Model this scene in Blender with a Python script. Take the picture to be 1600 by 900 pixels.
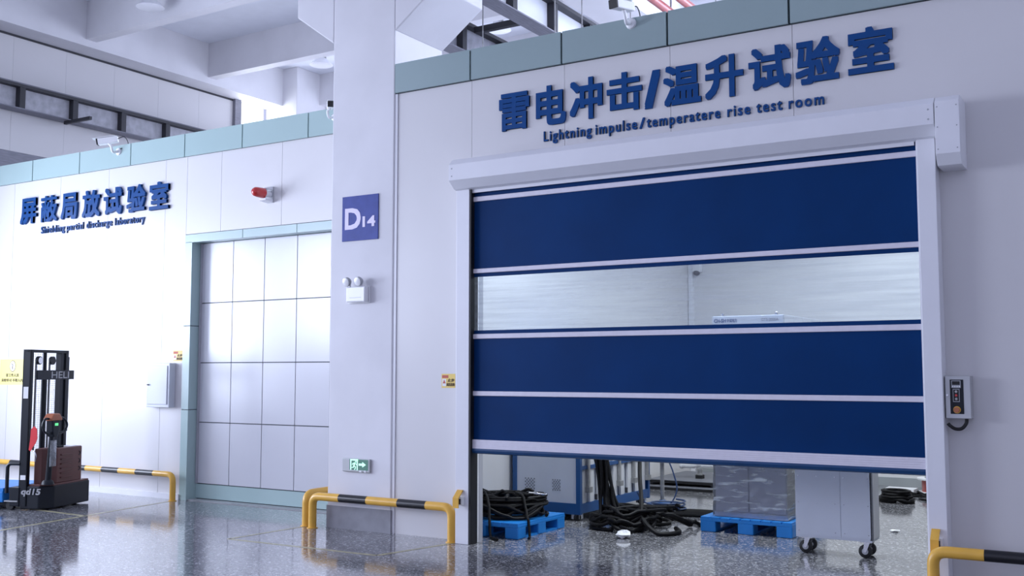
import bpy, math, random
from mathutils import Vector, Matrix

# ------------------------------------------------------------------ camera, sky, lights, exposure
SC = bpy.context.scene
COL = SC.collection
for o in list(bpy.data.objects):
    bpy.data.objects.remove(o)

cam_data = bpy.data.cameras.new('camera')
cam = bpy.data.objects.new('camera', cam_data)
COL.objects.link(cam)
SC.camera = cam
cam_data.sensor_fit = 'HORIZONTAL'
cam_data.sensor_width = 36.0
cam_data.lens = 36.0 * 1620.0 / 1600.0
cam_data.clip_start = 0.05
cam_data.clip_end = 200
cam.location = (0, 0, 1.65)
cam.rotation_euler = (math.radians(90) + math.atan(131 / 1620.0), 0, math.radians(31.6))

world = bpy.data.worlds.new('sky')
SC.world = world
world.use_nodes = True
bg = world.node_tree.nodes['Background']
bg.inputs[0].default_value = (0.65, 0.695, 1.0, 1)
bg.inputs[1].default_value = 0.90

def area(name, loc, rot, sx, sy, power, color):
    l = bpy.data.lights.new(name, 'AREA')
    l.shape = 'RECTANGLE'
    l.size, l.size_y, l.energy, l.color = sx, sy, power, color
    o = bpy.data.objects.new(name, l)
    o.location, o.rotation_euler = loc, rot
    COL.objects.link(o)
    return o

# daylight through the open gate in the left end wall of the hall
area('gate_daylight', (-16.02, 5.3, 2.65), (0, math.radians(-90), 0), 3.2, 4.4, 700, (0.72, 0.80, 1.0))
# daylight through the window row in the left end wall, level with the camera and toward the open side
area('window_daylight', (-16.02, -1.0, 3.6), (0, math.radians(-90), 0), 2.5, 5.8, 900, (0.72, 0.79, 1.0))
# daylight through the high windows in the rear wall and the far end of the left wall, above the room roofs
area('window_daylight', (-11.6, 17.35, 6.1), (math.radians(-90), 0, 0), 5.6, 2.2, 110, (0.70, 0.78, 1.0))
area('window_daylight', (-1.8, 17.35, 6.1), (math.radians(-90), 0, 0), 9.0, 2.2, 600, (0.70, 0.78, 1.0))
area('window_daylight', (-16.10, 15.6, 6.15), (0, math.radians(-90), 0), 2.4, 0.7, 50, (0.84, 0.9, 1.0))
# daylight through the high window row in the right end wall, above the test room roof
area('window_daylight', (6.58, 12.0, 6.15), (0, math.radians(90), 0), 2.3, 6.0, 950, (0.74, 0.82, 1.0))
# ceiling lamps of the test room behind the roller door
area('room_light', (-3.6, 9.9, 4.35), (0, 0, 0), 4.0, 1.4, 200, (0.85, 0.93, 1.0))
area('room_light', (-2.8, 13.2, 4.35), (0, 0, 0), 2.5, 3.0, 165, (0.85, 0.93, 1.0))

SC.view_settings.view_transform = 'Standard'
SC.view_settings.look = 'None'
SC.view_settings.gamma = 1.0
SC.view_settings.use_curve_mapping = False
SC.view_settings.exposure = 0.0

# ------------------------------------------------------------------ materials
def mat(name, col, rough=0.5, metal=0.0, vary=0.06, vscale=3.0, bump=0.0, bscale=60.0, spec=0.5, coat=0.0, emit=0.0, stretch=None):
    m = bpy.data.materials.new(name)
    m.use_nodes = True
    nt = m.node_tree
    b = nt.nodes['Principled BSDF']
    b.inputs['Roughness'].default_value = rough
    b.inputs['Metallic'].default_value = metal
    b.inputs['Specular IOR Level'].default_value = spec
    b.inputs['Coat Weight'].default_value = coat
    tc = nt.nodes.new('ShaderNodeTexCoord')
    src = tc.outputs['Object']
    if stretch:
        mp = nt.nodes.new('ShaderNodeMapping')
        mp.inputs['Scale'].default_value = stretch
        nt.links.new(src, mp.inputs[0]); src = mp.outputs[0]
    n = nt.nodes.new('ShaderNodeTexNoise')
    n.inputs['Scale'].default_value = vscale
    n.inputs['Detail'].default_value = 4
    nt.links.new(src, n.inputs['Vector'])
    r = nt.nodes.new('ShaderNodeValToRGB')
    lo = [max(0, c * (1 - vary)) for c in col]; hi = [min(1, c * (1 + vary)) for c in col]
    r.color_ramp.elements[0].color = (*lo, 1); r.color_ramp.elements[1].color = (*hi, 1)
    r.color_ramp.elements[0].position = 0.3; r.color_ramp.elements[1].position = 0.7
    nt.links.new(n.outputs[0], r.inputs[0])
    nt.links.new(r.outputs[0], b.inputs['Base Color'])
    if emit:
        b.inputs['Emission Color'].default_value = (*col, 1)
        b.inputs['Emission Strength'].default_value = emit
    if bump:
        n2 = nt.nodes.new('ShaderNodeTexNoise'); n2.inputs['Scale'].default_value = bscale
        nt.links.new(src, n2.inputs['Vector'])
        bp = nt.nodes.new('ShaderNodeBump'); bp.inputs['Strength'].default_value = bump; bp.inputs['Distance'].default_value = 0.01
        nt.links.new(n2.outputs[0], bp.inputs['Height']); nt.links.new(bp.outputs[0], b.inputs['Normal'])
    return m

def floor_material():
    m = bpy.data.materials.new('terrazzo_floor'); m.use_nodes = True
    nt = m.node_tree; b = nt.nodes['Principled BSDF']
    tc = nt.nodes.new('ShaderNodeTexCoord')
    v = nt.nodes.new('ShaderNodeTexVoronoi'); v.inputs['Scale'].default_value = 62
    nt.links.new(tc.outputs['Object'], v.inputs['Vector'])
    bw = nt.nodes.new('ShaderNodeSeparateColor'); nt.links.new(v.outputs['Color'], bw.inputs[0])
    r = nt.nodes.new('ShaderNodeValToRGB'); r.color_ramp.interpolation = 'LINEAR'
    e = r.color_ramp.elements
    e[0].position = 0.0; e[0].color = (0.07, 0.07, 0.082, 1)
    e[1].position = 1.0; e[1].color = (0.72, 0.72, 0.75, 1)
    a = e.new(0.45); a.color = (0.20, 0.20, 0.22, 1)
    a = e.new(0.8); a.color = (0.33, 0.33, 0.35, 1)
    nt.links.new(bw.outputs[0], r.inputs[0])
    n = nt.nodes.new('ShaderNodeTexNoise'); n.inputs['Scale'].default_value = 0.8; n.inputs['Detail'].default_value = 5
    nt.links.new(tc.outputs['Object'], n.inputs['Vector'])
    mx = nt.nodes.new('ShaderNodeMix'); mx.data_type = 'RGBA'; mx.blend_type = 'MULTIPLY'; mx.inputs[0].default_value = 0.45
    nt.links.new(r.outputs[0], mx.inputs[6]); nt.links.new(n.outputs[0], mx.inputs[7])
    nt.links.new(mx.outputs[2], b.inputs['Base Color'])
    b.inputs['Coat Weight'].default_value = 0.2; b.inputs['Coat Roughness'].default_value = 0.09
    mr = nt.nodes.new('ShaderNodeMapRange'); mr.inputs[3].default_value = 0.05; mr.inputs[4].default_value = 0.15
    n3 = nt.nodes.new('ShaderNodeTexNoise'); n3.inputs['Scale'].default_value = 1.0; n3.inputs['Detail'].default_value = 7
    mp3 = nt.nodes.new('ShaderNodeMapping'); mp3.inputs['Scale'].default_value = (1.2, 7.0, 1.0); mp3.inputs['Rotation'].default_value = (0, 0, math.radians(-25))
    nt.links.new(tc.outputs['Object'], mp3.inputs[0]); nt.links.new(mp3.outputs[0], n3.inputs['Vector'])
    nt.links.new(n3.outputs[0], mr.inputs[0]); nt.links.new(mr.outputs[0], b.inputs['Roughness'])
    n2 = nt.nodes.new('ShaderNodeTexNoise'); n2.inputs['Scale'].default_value = 30
    nt.links.new(tc.outputs['Object'], n2.inputs['Vector'])
    bp = nt.nodes.new('ShaderNodeBump'); bp.inputs['Strength'].default_value = 0.05; bp.inputs['Distance'].default_value = 0.004
    nt.links.new(n2.outputs[0], bp.inputs['Height']); nt.links.new(bp.outputs[0], b.inputs['Normal'])
    return m

def film_material(name, alpha_transparent, tint, rough, haze, sx, sz, bump, lo=0.38, hi=0.68):
    """clear plastic: mostly transparent, part glossy, a little milky haze, with horizontal ripples"""
    m = bpy.data.materials.new(name); m.use_nodes = True
    nt = m.node_tree; nt.nodes.remove(nt.nodes['Principled BSDF'])
    out = nt.nodes['Material Output']
    tr = nt.nodes.new('ShaderNodeBsdfTransparent'); tr.inputs[0].default_value = (*tint, 1)
    gl = nt.nodes.new('ShaderNodeBsdfGlossy'); gl.inputs['Roughness'].default_value = rough
    df = nt.nodes.new('ShaderNodeBsdfDiffuse'); df.inputs[0].default_value = (0.75, 0.8, 0.86, 1)
    tc = nt.nodes.new('ShaderNodeTexCoord'); mp = nt.nodes.new('ShaderNodeMapping')
    mp.inputs['Scale'].default_value = (sx, sx, sz)
    nt.links.new(tc.outputs['Object'], mp.inputs[0])
    n = nt.nodes.new('ShaderNodeTexNoise'); n.inputs['Scale'].default_value = 1.0; n.inputs['Detail'].default_value = 5
    nt.links.new(mp.outputs[0], n.inputs['Vector'])
    bp = nt.nodes.new('ShaderNodeBump'); bp.inputs['Strength'].default_value = bump; bp.inputs['Distance'].default_value = 0.02
    nt.links.new(n.outputs[0], bp.inputs['Height'])
    nt.links.new(bp.outputs[0], gl.inputs['Normal'])
    fr = nt.nodes.new('ShaderNodeFresnel'); fr.inputs[0].default_value = 1.5
    nt.links.new(bp.outputs[0], fr.inputs['Normal'])
    hz = nt.nodes.new('ShaderNodeMapRange'); hz.inputs[1].default_value = lo; hz.inputs[2].default_value = hi
    hz.inputs[3].default_value = haze * 0.2; hz.inputs[4].default_value = haze * 2.0
    nt.links.new(n.outputs[0], hz.inputs[0])
    m1 = nt.nodes.new('ShaderNodeMixShader'); nt.links.new(hz.outputs[0], m1.inputs[0])
    nt.links.new(tr.outputs[0], m1.inputs[1]); nt.links.new(df.outputs[0], m1.inputs[2])
    m2 = nt.nodes.new('ShaderNodeMixShader'); nt.links.new(fr.outputs[0], m2.inputs[0])
    nt.links.new(m1.outputs[0], m2.inputs[1]); nt.links.new(gl.outputs[0], m2.inputs[2])
    nt.links.new(m2.outputs[0], out.inputs[0])
    return m

M = {}
M['floor'] = floor_material()
M['wall'] = mat('white_wall_panel', (0.70, 0.685, 0.69), 0.32, vary=0.02, vscale=0.7, spec=0.45)
M['seam'] = mat('panel_seam', (0.42, 0.42, 0.46), 0.6, vary=0.05)
M['dark_seam'] = mat('dark_seam', (0.012, 0.022, 0.028), 0.6)
M['teal'] = mat('grey_green_panel', (0.31, 0.40, 0.405), 0.33, vary=0.03, vscale=0.8)
M['teal_lit'] = mat('lit_grey_green_panel', (0.40, 0.53, 0.52), 0.26, vary=0.03, vscale=0.8, spec=0.6)  # lit copy of the grey-green panel, gate reflection put into its colour
M['concrete'] = mat('white_painted_concrete', (0.72, 0.71, 0.74), 0.65, vary=0.05, vscale=1.4, bump=0.12, bscale=9)
M['concrete_base'] = mat('grey_concrete_base', (0.26, 0.26, 0.29), 0.6, vary=0.15, vscale=6)
M['ceiling'] = mat('white_ceiling_paint', (0.74, 0.76, 0.82), 0.7, vary=0.03)
M['steel_light'] = mat('grey_steel_web', (0.46, 0.46, 0.5), 0.6, vary=0.2, vscale=7)
M['steel_dark'] = mat('dark_steel', (0.035, 0.035, 0.042), 0.55, vary=0.2)
M['steel_flange'] = mat('grey_steel_flange', (0.22, 0.22, 0.26), 0.55, vary=0.2, vscale=9, stretch=(8, 0.6, 8))
M['rust'] = mat('brown_rail', (0.26, 0.15, 0.10), 0.5, vary=0.2)
M['door_panel'] = mat('satin_door_panel', (0.62, 0.62, 0.66), 0.22, vary=0.02, vscale=1, spec=0.7)
M['white_metal'] = mat('white_powder_coat', (0.80, 0.80, 0.84), 0.35, vary=0.02)
M['white_plastic'] = mat('white_plastic', (0.82, 0.82, 0.84), 0.3, vary=0.02)
M['grey_plastic'] = mat('grey_plastic', (0.42, 0.43, 0.46), 0.4)
M['box_metal'] = mat('pale_grey_box_paint', (0.66, 0.68, 0.74), 0.4, vary=0.02)
M['pinkish'] = mat('pale_curtain_bar', (0.74, 0.71, 0.79), 0.38, vary=0.03, vscale=20)
M['curtain'] = mat('navy_curtain', (0.001, 0.033, 0.135), 0.5, vary=0.12, vscale=1.3, bump=0.03, bscale=4, spec=0.1)
M['boot'] = mat('blue_bottom_boot', (0.003, 0.045, 0.14), 0.45, vary=0.15, vscale=6)
M['black'] = mat('black_rubber', (0.008, 0.008, 0.010), 0.55)
M['cable'] = mat('black_cable', (0.004, 0.0038, 0.005), 0.5, spec=0.2, vary=0.3, vscale=30)
M['dark_paint'] = mat('dark_slate_paint', (0.008, 0.011, 0.017), 0.4, spec=0.3)
M['brown'] = mat('brown_cover', (0.135, 0.052, 0.045), 0.45, vary=0.08)
M['orange'] = mat('orange_plastic', (0.40, 0.13, 0.06), 0.4)
M['red'] = mat('red_plastic', (0.55, 0.02, 0.02), 0.25, coat=0.5)
M['red_cloth'] = mat('red_tag', (0.75, 0.03, 0.04), 0.6)
M['chrome'] = mat('bright_metal', (0.7, 0.7, 0.72), 0.18, metal=1)
M['dull_metal'] = mat('dull_metal', (0.42, 0.42, 0.42), 0.4, metal=0.7, vary=0.2, vscale=15)
M['yellow'] = mat('yellow_rail_paint', (0.80, 0.45, 0.07), 0.32, vary=0.07, vscale=6)
M['rail_black'] = mat('black_rail_paint', (0.010, 0.010, 0.013), 0.32)
M['line'] = mat('worn_yellow_line', (0.36, 0.33, 0.20), 0.3, vary=0.35, vscale=9)
M['text'] = mat('blue_letter_face', (0.0015, 0.056, 0.215), 0.3, vary=0.04, spec=0.25)
M['plaque'] = mat('blue_plaque', (0.062, 0.085, 0.31), 0.45, vary=0.12, vscale=9, spec=0.2)
M['plaque_text'] = mat('lilac_lettering', (0.72, 0.66, 0.84), 0.4)
M['pallet'] = mat('blue_pallet_plastic', (0.012, 0.21, 0.62), 0.4, vary=0.06)
M['navy'] = mat('blue_frame_paint', (0.010, 0.075, 0.24), 0.4)
M['grey_panel'] = mat('pale_grey_sheet', (0.58, 0.61, 0.69), 0.42, vary=0.03)
M['grey_dark'] = mat('grey_hatch', (0.16, 0.165, 0.19), 0.5)
M['cab_white'] = mat('off_white_tube', (0.68, 0.68, 0.70), 0.35)
M['sticker_yellow'] = mat('yellow_sticker', (0.82, 0.60, 0.16), 0.5, vary=0.05)
M['notice_yellow'] = mat('yellow_notice', (0.88, 0.82, 0.28), 0.5, vary=0.05)
M['ink'] = mat('dark_ink', (0.10, 0.06, 0.02), 0.6)
M['ink_red'] = mat('red_ink', (0.55, 0.12, 0.08), 0.6)
M['paper'] = mat('white_paper', (0.85, 0.85, 0.86), 0.6)
M['green_glow'] = mat('green_lit_pictogram', (0.55, 0.95, 0.75), 0.4, emit=0.75, vary=0.0)
M['sign_green'] = mat('green_sign_glass', (0.14, 0.30, 0.22), 0.25)
M['screen_green'] = mat('green_display', (0.15, 0.9, 0.3), 0.3, emit=0.8, vary=0.0)
M['sign_grey'] = mat('brushed_sign_face', (0.50, 0.51, 0.52), 0.3, metal=0.5)
M['pvc'] = film_material('clear_curtain_window', 0.9, (0.92, 0.96, 1.0), 0.12, 0.10, 0.9, 26.0, 0.25)
M['film'] = film_material('stretch_film', 0.9, (0.97, 0.97, 0.98), 0.10, 0.30, 4.0, 22.0, 1.0, 0.53, 0.66)
M['pouch'] = film_material('clear_pouch', 0.9, (0.9, 0.9, 0.92), 0.2, 0.30, 8.0, 8.0, 0.6)
M['pipe_red'] = mat('red_pipe_paint', (0.42, 0.09, 0.08), 0.3)
M['day_pane'] = mat('daylit_frosted_pane', (0.93, 0.96, 1.0), 0.4, emit=1.0, vary=0.0)
M['skirt'] = mat('grey_skirting', (0.33, 0.35, 0.36), 0.5)
M['blue_wire'] = mat('dark_blue_wire', (0.02, 0.05, 0.14), 0.4)

# ------------------------------------------------------------------ geometry helpers
class MB:
    def __init__(s): s.v = []; s.f = []; s.mi = []
    def add(s, vs, fs, k=0):
        b = len(s.v); s.v += [Vector(p) for p in vs]
        s.f += [[b + i for i in f] for f in fs]; s.mi += [k] * len(fs); return s
    def box(s, x0, x1, y0, y1, z0, z1, k=0):
        vs = [(x, y, z) for z in (z0, z1) for y in (y0, y1) for x in (x0, x1)]
        return s.add(vs, [(0, 2, 3, 1), (4, 5, 7, 6), (0, 1, 5, 4), (2, 6, 7, 3), (0, 4, 6, 2), (1, 3, 7, 5)], k)
    def prism(s, poly, axis, a, b, k=0):
        """extrude a polygon of 2-D points along axis ('x': (y,z), 'y': (x,z), 'z': (x,y)) from a to b"""
        def P(p, t): return {'x': (t, p[0], p[1]), 'y': (p[0], t, p[1]), 'z': (p[0], p[1], t)}[axis]
        n = len(poly); vs = [P(p, a) for p in poly] + [P(p, b) for p in poly]
        fs = [tuple(range(n - 1, -1, -1)), tuple(range(n, 2 * n))] + [(i, (i + 1) % n, n + (i + 1) % n, n + i) for i in range(n)]
        return s.add(vs, fs, k)
    def ring(s, c, d, r, n, ref=None):
        d = d.normalized(); u = ref if ref else Vector((0, 0, 1))
        if abs(d.dot(u)) > 0.95: u = Vector((1, 0, 0))
        a = d.cross(u).normalized(); b = d.cross(a)
        return [c + a * (r * math.cos(2 * math.pi * i / n)) + b * (r * math.sin(2 * math.pi * i / n)) for i in range(n)]
    def lathe(s, base, d, prof, n=20, k=0):
        """prof: list of (distance along d, radius)"""
        base = Vector(base); d = Vector(d).normalized(); b0 = len(s.v); m = len(prof)
        for t, r in prof: s.v += s.ring(base + d * t, d, max(r, 1e-5), n)
        fs = [[b0 + j * n + i, b0 + j * n + (i + 1) % n, b0 + (j + 1) * n + (i + 1) % n, b0 + (j + 1) * n + i] for j in range(m - 1) for i in range(n)]
        fs += [[b0 + i for i in range(n - 1, -1, -1)], [b0 + (m - 1) * n + i for i in range(n)]]
        s.f += fs; s.mi += [k] * len(fs); return s
    def cyl(s, p0, p1, r, n=14, k=0, r1=None):
        p0, p1 = Vector(p0), Vector(p1); d = p1 - p0
        return s.lathe(p0, d, [(0, r), (d.length, r if r1 is None else r1)], n, k)
    def tube(s, pts, r, n=8, closed=False, k=0, ks=None):
        pts = [Vector(p) for p in pts]; m = len(pts); b0 = len(s.v); a = None
        for j, p in enumerate(pts):
            q0 = pts[(j - 1) % m] if (closed or j > 0) else p; q1 = pts[(j + 1) % m] if (closed or j < m - 1) else p
            t = (q1 - q0).normalized()
            if a is None:
                u = Vector((0, 0, 1)) if abs(t.z) < 0.9 else Vector((1, 0, 0)); a = t.cross(u).normalized()
            else:
                a = (a - t * a.dot(t)).normalized()
            b = t.cross(a)
            s.v += [p + a * (r * math.cos(2 * math.pi * i / n)) + b * (r * math.sin(2 * math.pi * i / n)) for i in range(n)]
        for j in range(m if closed else m - 1):
            for i in range(n):
                s.f.append([b0 + j * n + i, b0 + j * n + (i + 1) % n, b0 + ((j + 1) % m) * n + (i + 1) % n, b0 + ((j + 1) % m) * n + i])
                s.mi.append(ks[j] if ks else k)
        if not closed:
            s.f += [[b0 + i for i in range(n - 1, -1, -1)], [b0 + (m - 1) * n + i for i in range(n)]]
            s.mi += [ks[0] if ks else k, ks[-1] if ks else k]
        return s
    def build(s, name, mats, parent=None, local=False, smooth=False, bevel=0.0, seg=2):
        me = bpy.data.meshes.new(name)
        vs = s.v
        if parent is not None and not local:
            inv = world_matrix(parent).inverted(); vs = [inv @ p for p in s.v]
        me.from_pydata([tuple(p) for p in vs], [], s.f)
        if not isinstance(mats, (list, tuple)): mats = [mats]
        for m in mats: me.materials.append(M[m])
        for p, k in zip(me.polygons, s.mi): p.material_index = k; p.use_smooth = smooth
        me.validate(); me.update()
        import bmesh
        bm = bmesh.new(); bm.from_mesh(me); bmesh.ops.recalc_face_normals(bm, faces=bm.faces); bm.to_mesh(me); bm.free()
        if smooth:
            me.set_sharp_from_angle(angle=math.radians(38))
        o = bpy.data.objects.new(name, me); COL.objects.link(o)
        if parent is not None: o.parent = parent
        if bevel:
            b = o.modifiers.new('bevel', 'BEVEL'); b.width = bevel; b.segments = seg; b.limit_method = 'ANGLE'; b.angle_limit = math.radians(40)
        return o

def world_matrix(o):
    m = Matrix.LocRotScale(o.location, o.rotation_euler, o.scale)
    return world_matrix(o.parent) @ m if o.parent else m

def tag(o, label=None, cat=None, group=None, kind=None):
    if label: o['label'] = label
    if cat: o['category'] = cat
    if group: o['group'] = group
    if kind: o['kind'] = kind
    return o

def thing(name, label, cat, loc=(0, 0, 0), rz=0.0, group=None):
    o = bpy.data.objects.new(name, None); COL.objects.link(o)
    o.empty_display_size = 0.1
    o.location = loc; o.rotation_euler = (0, 0, rz)
    return tag(o, label, cat, group)

def struct(mb, name, mats, label, cat, **kw):
    o = mb.build(name, mats, **kw); return tag(o, label, cat, None, 'structure')

def copy_tree(o, parent=None):
    c = o.copy(); COL.objects.link(c)
    if parent is not None: c.parent = parent
    for ch in list(o.children): copy_tree(ch, c)
    return c

def smooth_path(pts, n=6, closed=False):
    """Catmull-Rom through pts"""
    P = [Vector(p) for p in pts]; m = len(P); out = []
    rng = range(m) if closed else range(m - 1)
    for i in rng:
        g = (lambda k: P[k % m]) if closed else (lambda k: P[min(max(k, 0), m - 1)])
        a, b, c, d = g(i - 1), g(i), g(i + 1), g(i + 2)
        for j in range(n):
            t = j / n
            out.append(0.5 * ((2 * b) + (c - a) * t + (2 * a - 5 * b + 4 * c - d) * t * t + (3 * b - a - 3 * c + d) * t ** 3))
    if not closed: out.append(P[-1])
    return out

# ------------------------------------------------------------------ lettering
_adv = {}
def text_mesh(body, bold=0.0, extrude=0.0):
    c = bpy.data.curves.new('lettering', 'FONT'); c.body = body; c.size = 1; c.offset = bold; c.extrude = extrude; c.resolution_u = 3
    o = bpy.data.objects.new('lettering', c); COL.objects.link(o)
    dg = bpy.context.evaluated_depsgraph_get(); dg.update()
    me = bpy.data.meshes.new_from_object(o.evaluated_get(dg))
    bpy.data.objects.remove(o); bpy.data.curves.remove(c)
    return me
def text_mesh_bold(body, r):
    base = text_mesh(body, 0.0, 0.01)
    if r <= 0: return base
    vs = [tuple(v.co) for v in base.vertices]; fs = [tuple(p.vertices) for p in base.polygons]
    V, F = [], []
    for k in range(9):
        dx, dy = ((-r, -r), (0, -r), (r, -r), (-r, 0), (r, 0), (-r, r), (0, r), (r, r), (0, 0))[k]
        b = len(V); e = 0.00002 * k
        V += [(x + dx, y + dy, z + (e if z > 0 else 0)) for x, y, z in vs]; F += [tuple(b + i for i in f) for f in fs]
    me = bpy.data.meshes.new('lettering'); me.from_pydata(V, [], F); me.update(); bpy.data.meshes.remove(base)
    return me
def extent(me):
    xs = [v.co.x for v in me.vertices]; ys = [v.co.y for v in me.vertices]
    return min(xs), max(xs), min(ys), max(ys)
def advance(ch):
    if ch not in _adv:
        a = extent(text_mesh('H' + ch + 'H')); b = extent(text_mesh('HH'))
        _adv[ch] = (a[1] - a[0]) - (b[1] - b[0])
    return _adv[ch]
def place_text_mesh(me, fx, fz, y, thick, name, m, parent, ex):
    """map glyph x->world x (fx), glyph y->world z (fz), extrusion -> toward -Y from plane y"""
    inv = world_matrix(parent).inverted() if parent is not None else Matrix()
    for v in me.vertices:
        zz = v.co.z
        v.co = inv @ Vector((fx(v.co.x), y - (thick + (zz - 0.01) * 4 if zz > 0 else 0.0), fz(v.co.y)))
    me.materials.clear(); me.materials.append(M[m])
    me.name = name
    o = bpy.data.objects.new(name, me); COL.objects.link(o)
    if parent is not None: o.parent = parent
    return o
def glyph_fit(ch, x0, x1, z0, z1, y, thick, name, m, parent, bold=0.0):
    me = text_mesh_bold(ch, bold); a, b, c, d = extent(me)
    return place_text_mesh(me, lambda x: x0 + (x - a) / (b - a) * (x1 - x0), lambda t: z0 + (t - c) / (d - c) * (z1 - z0), y, thick, name, m, parent, 0.01)
def line_letters(body, x0, x1, z0, cap, y, thick, name, m, parent, bold=0.02, track=0.0):
    """one mesh per letter; the line runs from x0 to x1 with capitals of height cap on baseline z0"""
    pen = []; t = 0.0
    for ch in body: pen.append(t); t += advance(ch) + track
    t -= track; sx = (x1 - x0) / t; sz = cap / 0.70
    for ch, p in zip(body, pen):
        if ch == ' ': continue
        me = text_mesh_bold(ch, bold)
        place_text_mesh(me, lambda x, p=p: x0 + (p + x) * sx, lambda q: z0 + q * sz, y, thick, name, m, parent, 0.01)
def text_block(body, x0, x1, z0, z1, y, name, m, parent, bold=0.0, thick=0.002):
    return glyph_fit(body, x0, x1, z0, z1, y, thick, name, m, parent, bold)

# ------------------------------------------------------------------ the setting
YR = 8.55      # face of the test room wall with the roller door
YL = 9.33      # face of the laboratory wall on the left

struct(MB().box(-18, 7, -8, 18, -0.2, 0), 'floor', 'floor', 'grey speckled polished terrazzo floor of the hall and test room', 'floor')

# test room wall (panels with fine joints)
def panels(mb, xs, z0, z1, y0, y1, gap):
    for a, b in zip(xs[:-1], xs[1:]): mb.box(a + gap / 2, b - gap / 2, y0, y1, z0, z1)
DX0, DX1, DZ = -5.66, -1.455, 3.50     # door opening
mb = MB()
panels(mb, [-6.68, -5.735, DX0], 0.0, DZ, YR, YR + 0.03, 0.004)
panels(mb, [DX1, -0.30, 0.8, 1.9, 3.0, 4.1], 0.0, DZ, YR, YR + 0.03, 0.004)
panels(mb, [-6.68, -5.735, -4.67, -3.585, -2.475, -0.30, 0.8, 1.9, 3.0, 4.1], DZ, 4.585, YR, YR + 0.03, 0.004)
mb.box(-6.70, DX0, YR + 0.03, YR + 0.1, 0, 4.88, 1); mb.box(DX1, 4.2, YR + 0.03, YR + 0.1, 0, 4.88, 1); mb.box(DX0, DX1, YR + 0.03, YR + 0.1, DZ, 4.88, 1)
struct(mb, 'wall_front', ['wall', 'seam'], 'white panel wall of the test room around the blue roller door', 'wall')
mb = MB()
xs = [-6.70, -5.735, -4.685, -3.597, -2.49, -1.40, -0.30, 0.8, 1.9, 3.0, 4.2]
panels(mb, xs, 4.588, 4.90, YR - 0.035, YR + 0.02, 0.02)
mb.box(-6.70, 4.2, YR - 0.012, YR + 0.03, 4.582, 4.895, 1)
struct(mb, 'trim_1', ['teal', 'dark_seam'], 'grey-green fascia band along the top of the test room wall', 'trim')
struct(MB().box(-6.705, -6.672, YR - 0.012, YR + 0.0, 0, 4.58), 'trim_2', 'white_metal', 'slim white corner strip between concrete column and test room wall', 'trim')
# test room interior
struct(MB().box(-6.50, -6.38, YR + 0.1, 15.9, 0, 4.5), 'wall_left_inner', 'wall', 'white left inner wall of the test room behind the roller door', 'wall')
struct(MB().box(-6.50, 4.2, 15.9, 16.0, 0, 4.5), 'wall_back_inner', 'wall', 'white back wall inside the test room', 'wall')
struct(MB().box(4.1, 4.2, YR + 0.1, 15.9, 0, 4.5), 'wall_right_inner', 'wall', 'white right inner wall of the test room', 'wall')
struct(MB().box(-6.50, 4.2, YR + 0.1, 16.0, 4.5, 4.6), 'ceiling_inner', 'ceiling', 'white ceiling of the test room behind the roller door', 'ceiling')
struct(MB().box(-6.38, 4.1, 15.885, 15.9, 0, 0.12), 'baseboard_back', 'skirt', 'grey skirting along the back wall of the test room', 'baseboard')
struct(MB().box(-6.37, -6.30, 15.83, 15.9, 0, 4.5), 'trim_3', 'white_metal', 'white corner cover strip in the far corner of the test room', 'trim')
# laboratory wall on the left with recessed panelled door
PX0, PX1, PZ = -10.665, -7.75, 3.345
mb = MB()
lx = [-16.1, -14.62, -13.50, -12.41, -11.22, -10.80]
panels(mb, lx, 0.0, 4.50, YL, YL + 0.03, 0.005)
panels(mb, [-10.80, -10.155, -9.09, -8.03, -7.55, -7.0], 3.46, 4.50, YL, YL + 0.03, 0.005)
mb.box(-16.1, -10.67, YL + 0.03, YL + 0.1, 0, 4.8, 1); mb.box(-10.67, -7.0, YL + 0.03, YL + 0.1, 3.45, 4.8, 1)
struct(mb, 'wall_laboratory', ['wall', 'seam'], 'white panel wall of the shielding laboratory on the left', 'wall')
mb = MB()
panels(mb, [-16.1, -15.28, -14.16, -13.05, -11.93, -10.84, -9.77, -8.645, -7.5, -7.0], 4.503, 4.81, YL - 0.025, YL + 0.03, 0.018)
mb.box(-16.1, -7.0, YL - 0.005, YL + 0.03, 4.50, 4.80, 1)
struct(mb, 'trim_4', ['teal_lit', 'dark_seam'], 'grey-green fascia band lightened with painted gate glare along the top of the left laboratory wall', 'trim')
struct(MB().box(-16.1, -10.79, YL - 0.03, YL, 0, 0.07), 'baseboard_left', 'white_metal', 'low white base strip under the left laboratory wall', 'baseboard')
# portal trim around the panelled door
mb = MB()
for z0, z1 in ((0, 1.155), (1.165, 2.245), (2.255, 3.345)):
    mb.box(-10.795, PX0, YL - 0.012, 9.52, z0, z1)
mb.prism([(-10.795, 3.45), (-10.795, 3.352), (PX0, 3.352), (PX0 + 0.0, 3.345), (-9.745, 3.345), (-9.745, 3.45)], 'y', YL - 0.012, 9.52)
for a, b in ((-9.735, -8.82), (-8.81, -7.75), (-7.74, -7.0)): mb.box(a, b, YL - 0.012, 9.52, 3.345, 3.45)
mb.box(-10.78, PX0 - 0.004, YL + 0.0, 9.50, 0, 3.44, 1); mb.box(-10.78, -7.0, YL + 0.0, 9.50, 3.352, 3.44, 1)
struct(mb, 'trim_5', ['teal_lit', 'dark_seam'], 'grey-green portal frame around the large panelled door', 'trim')
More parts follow.
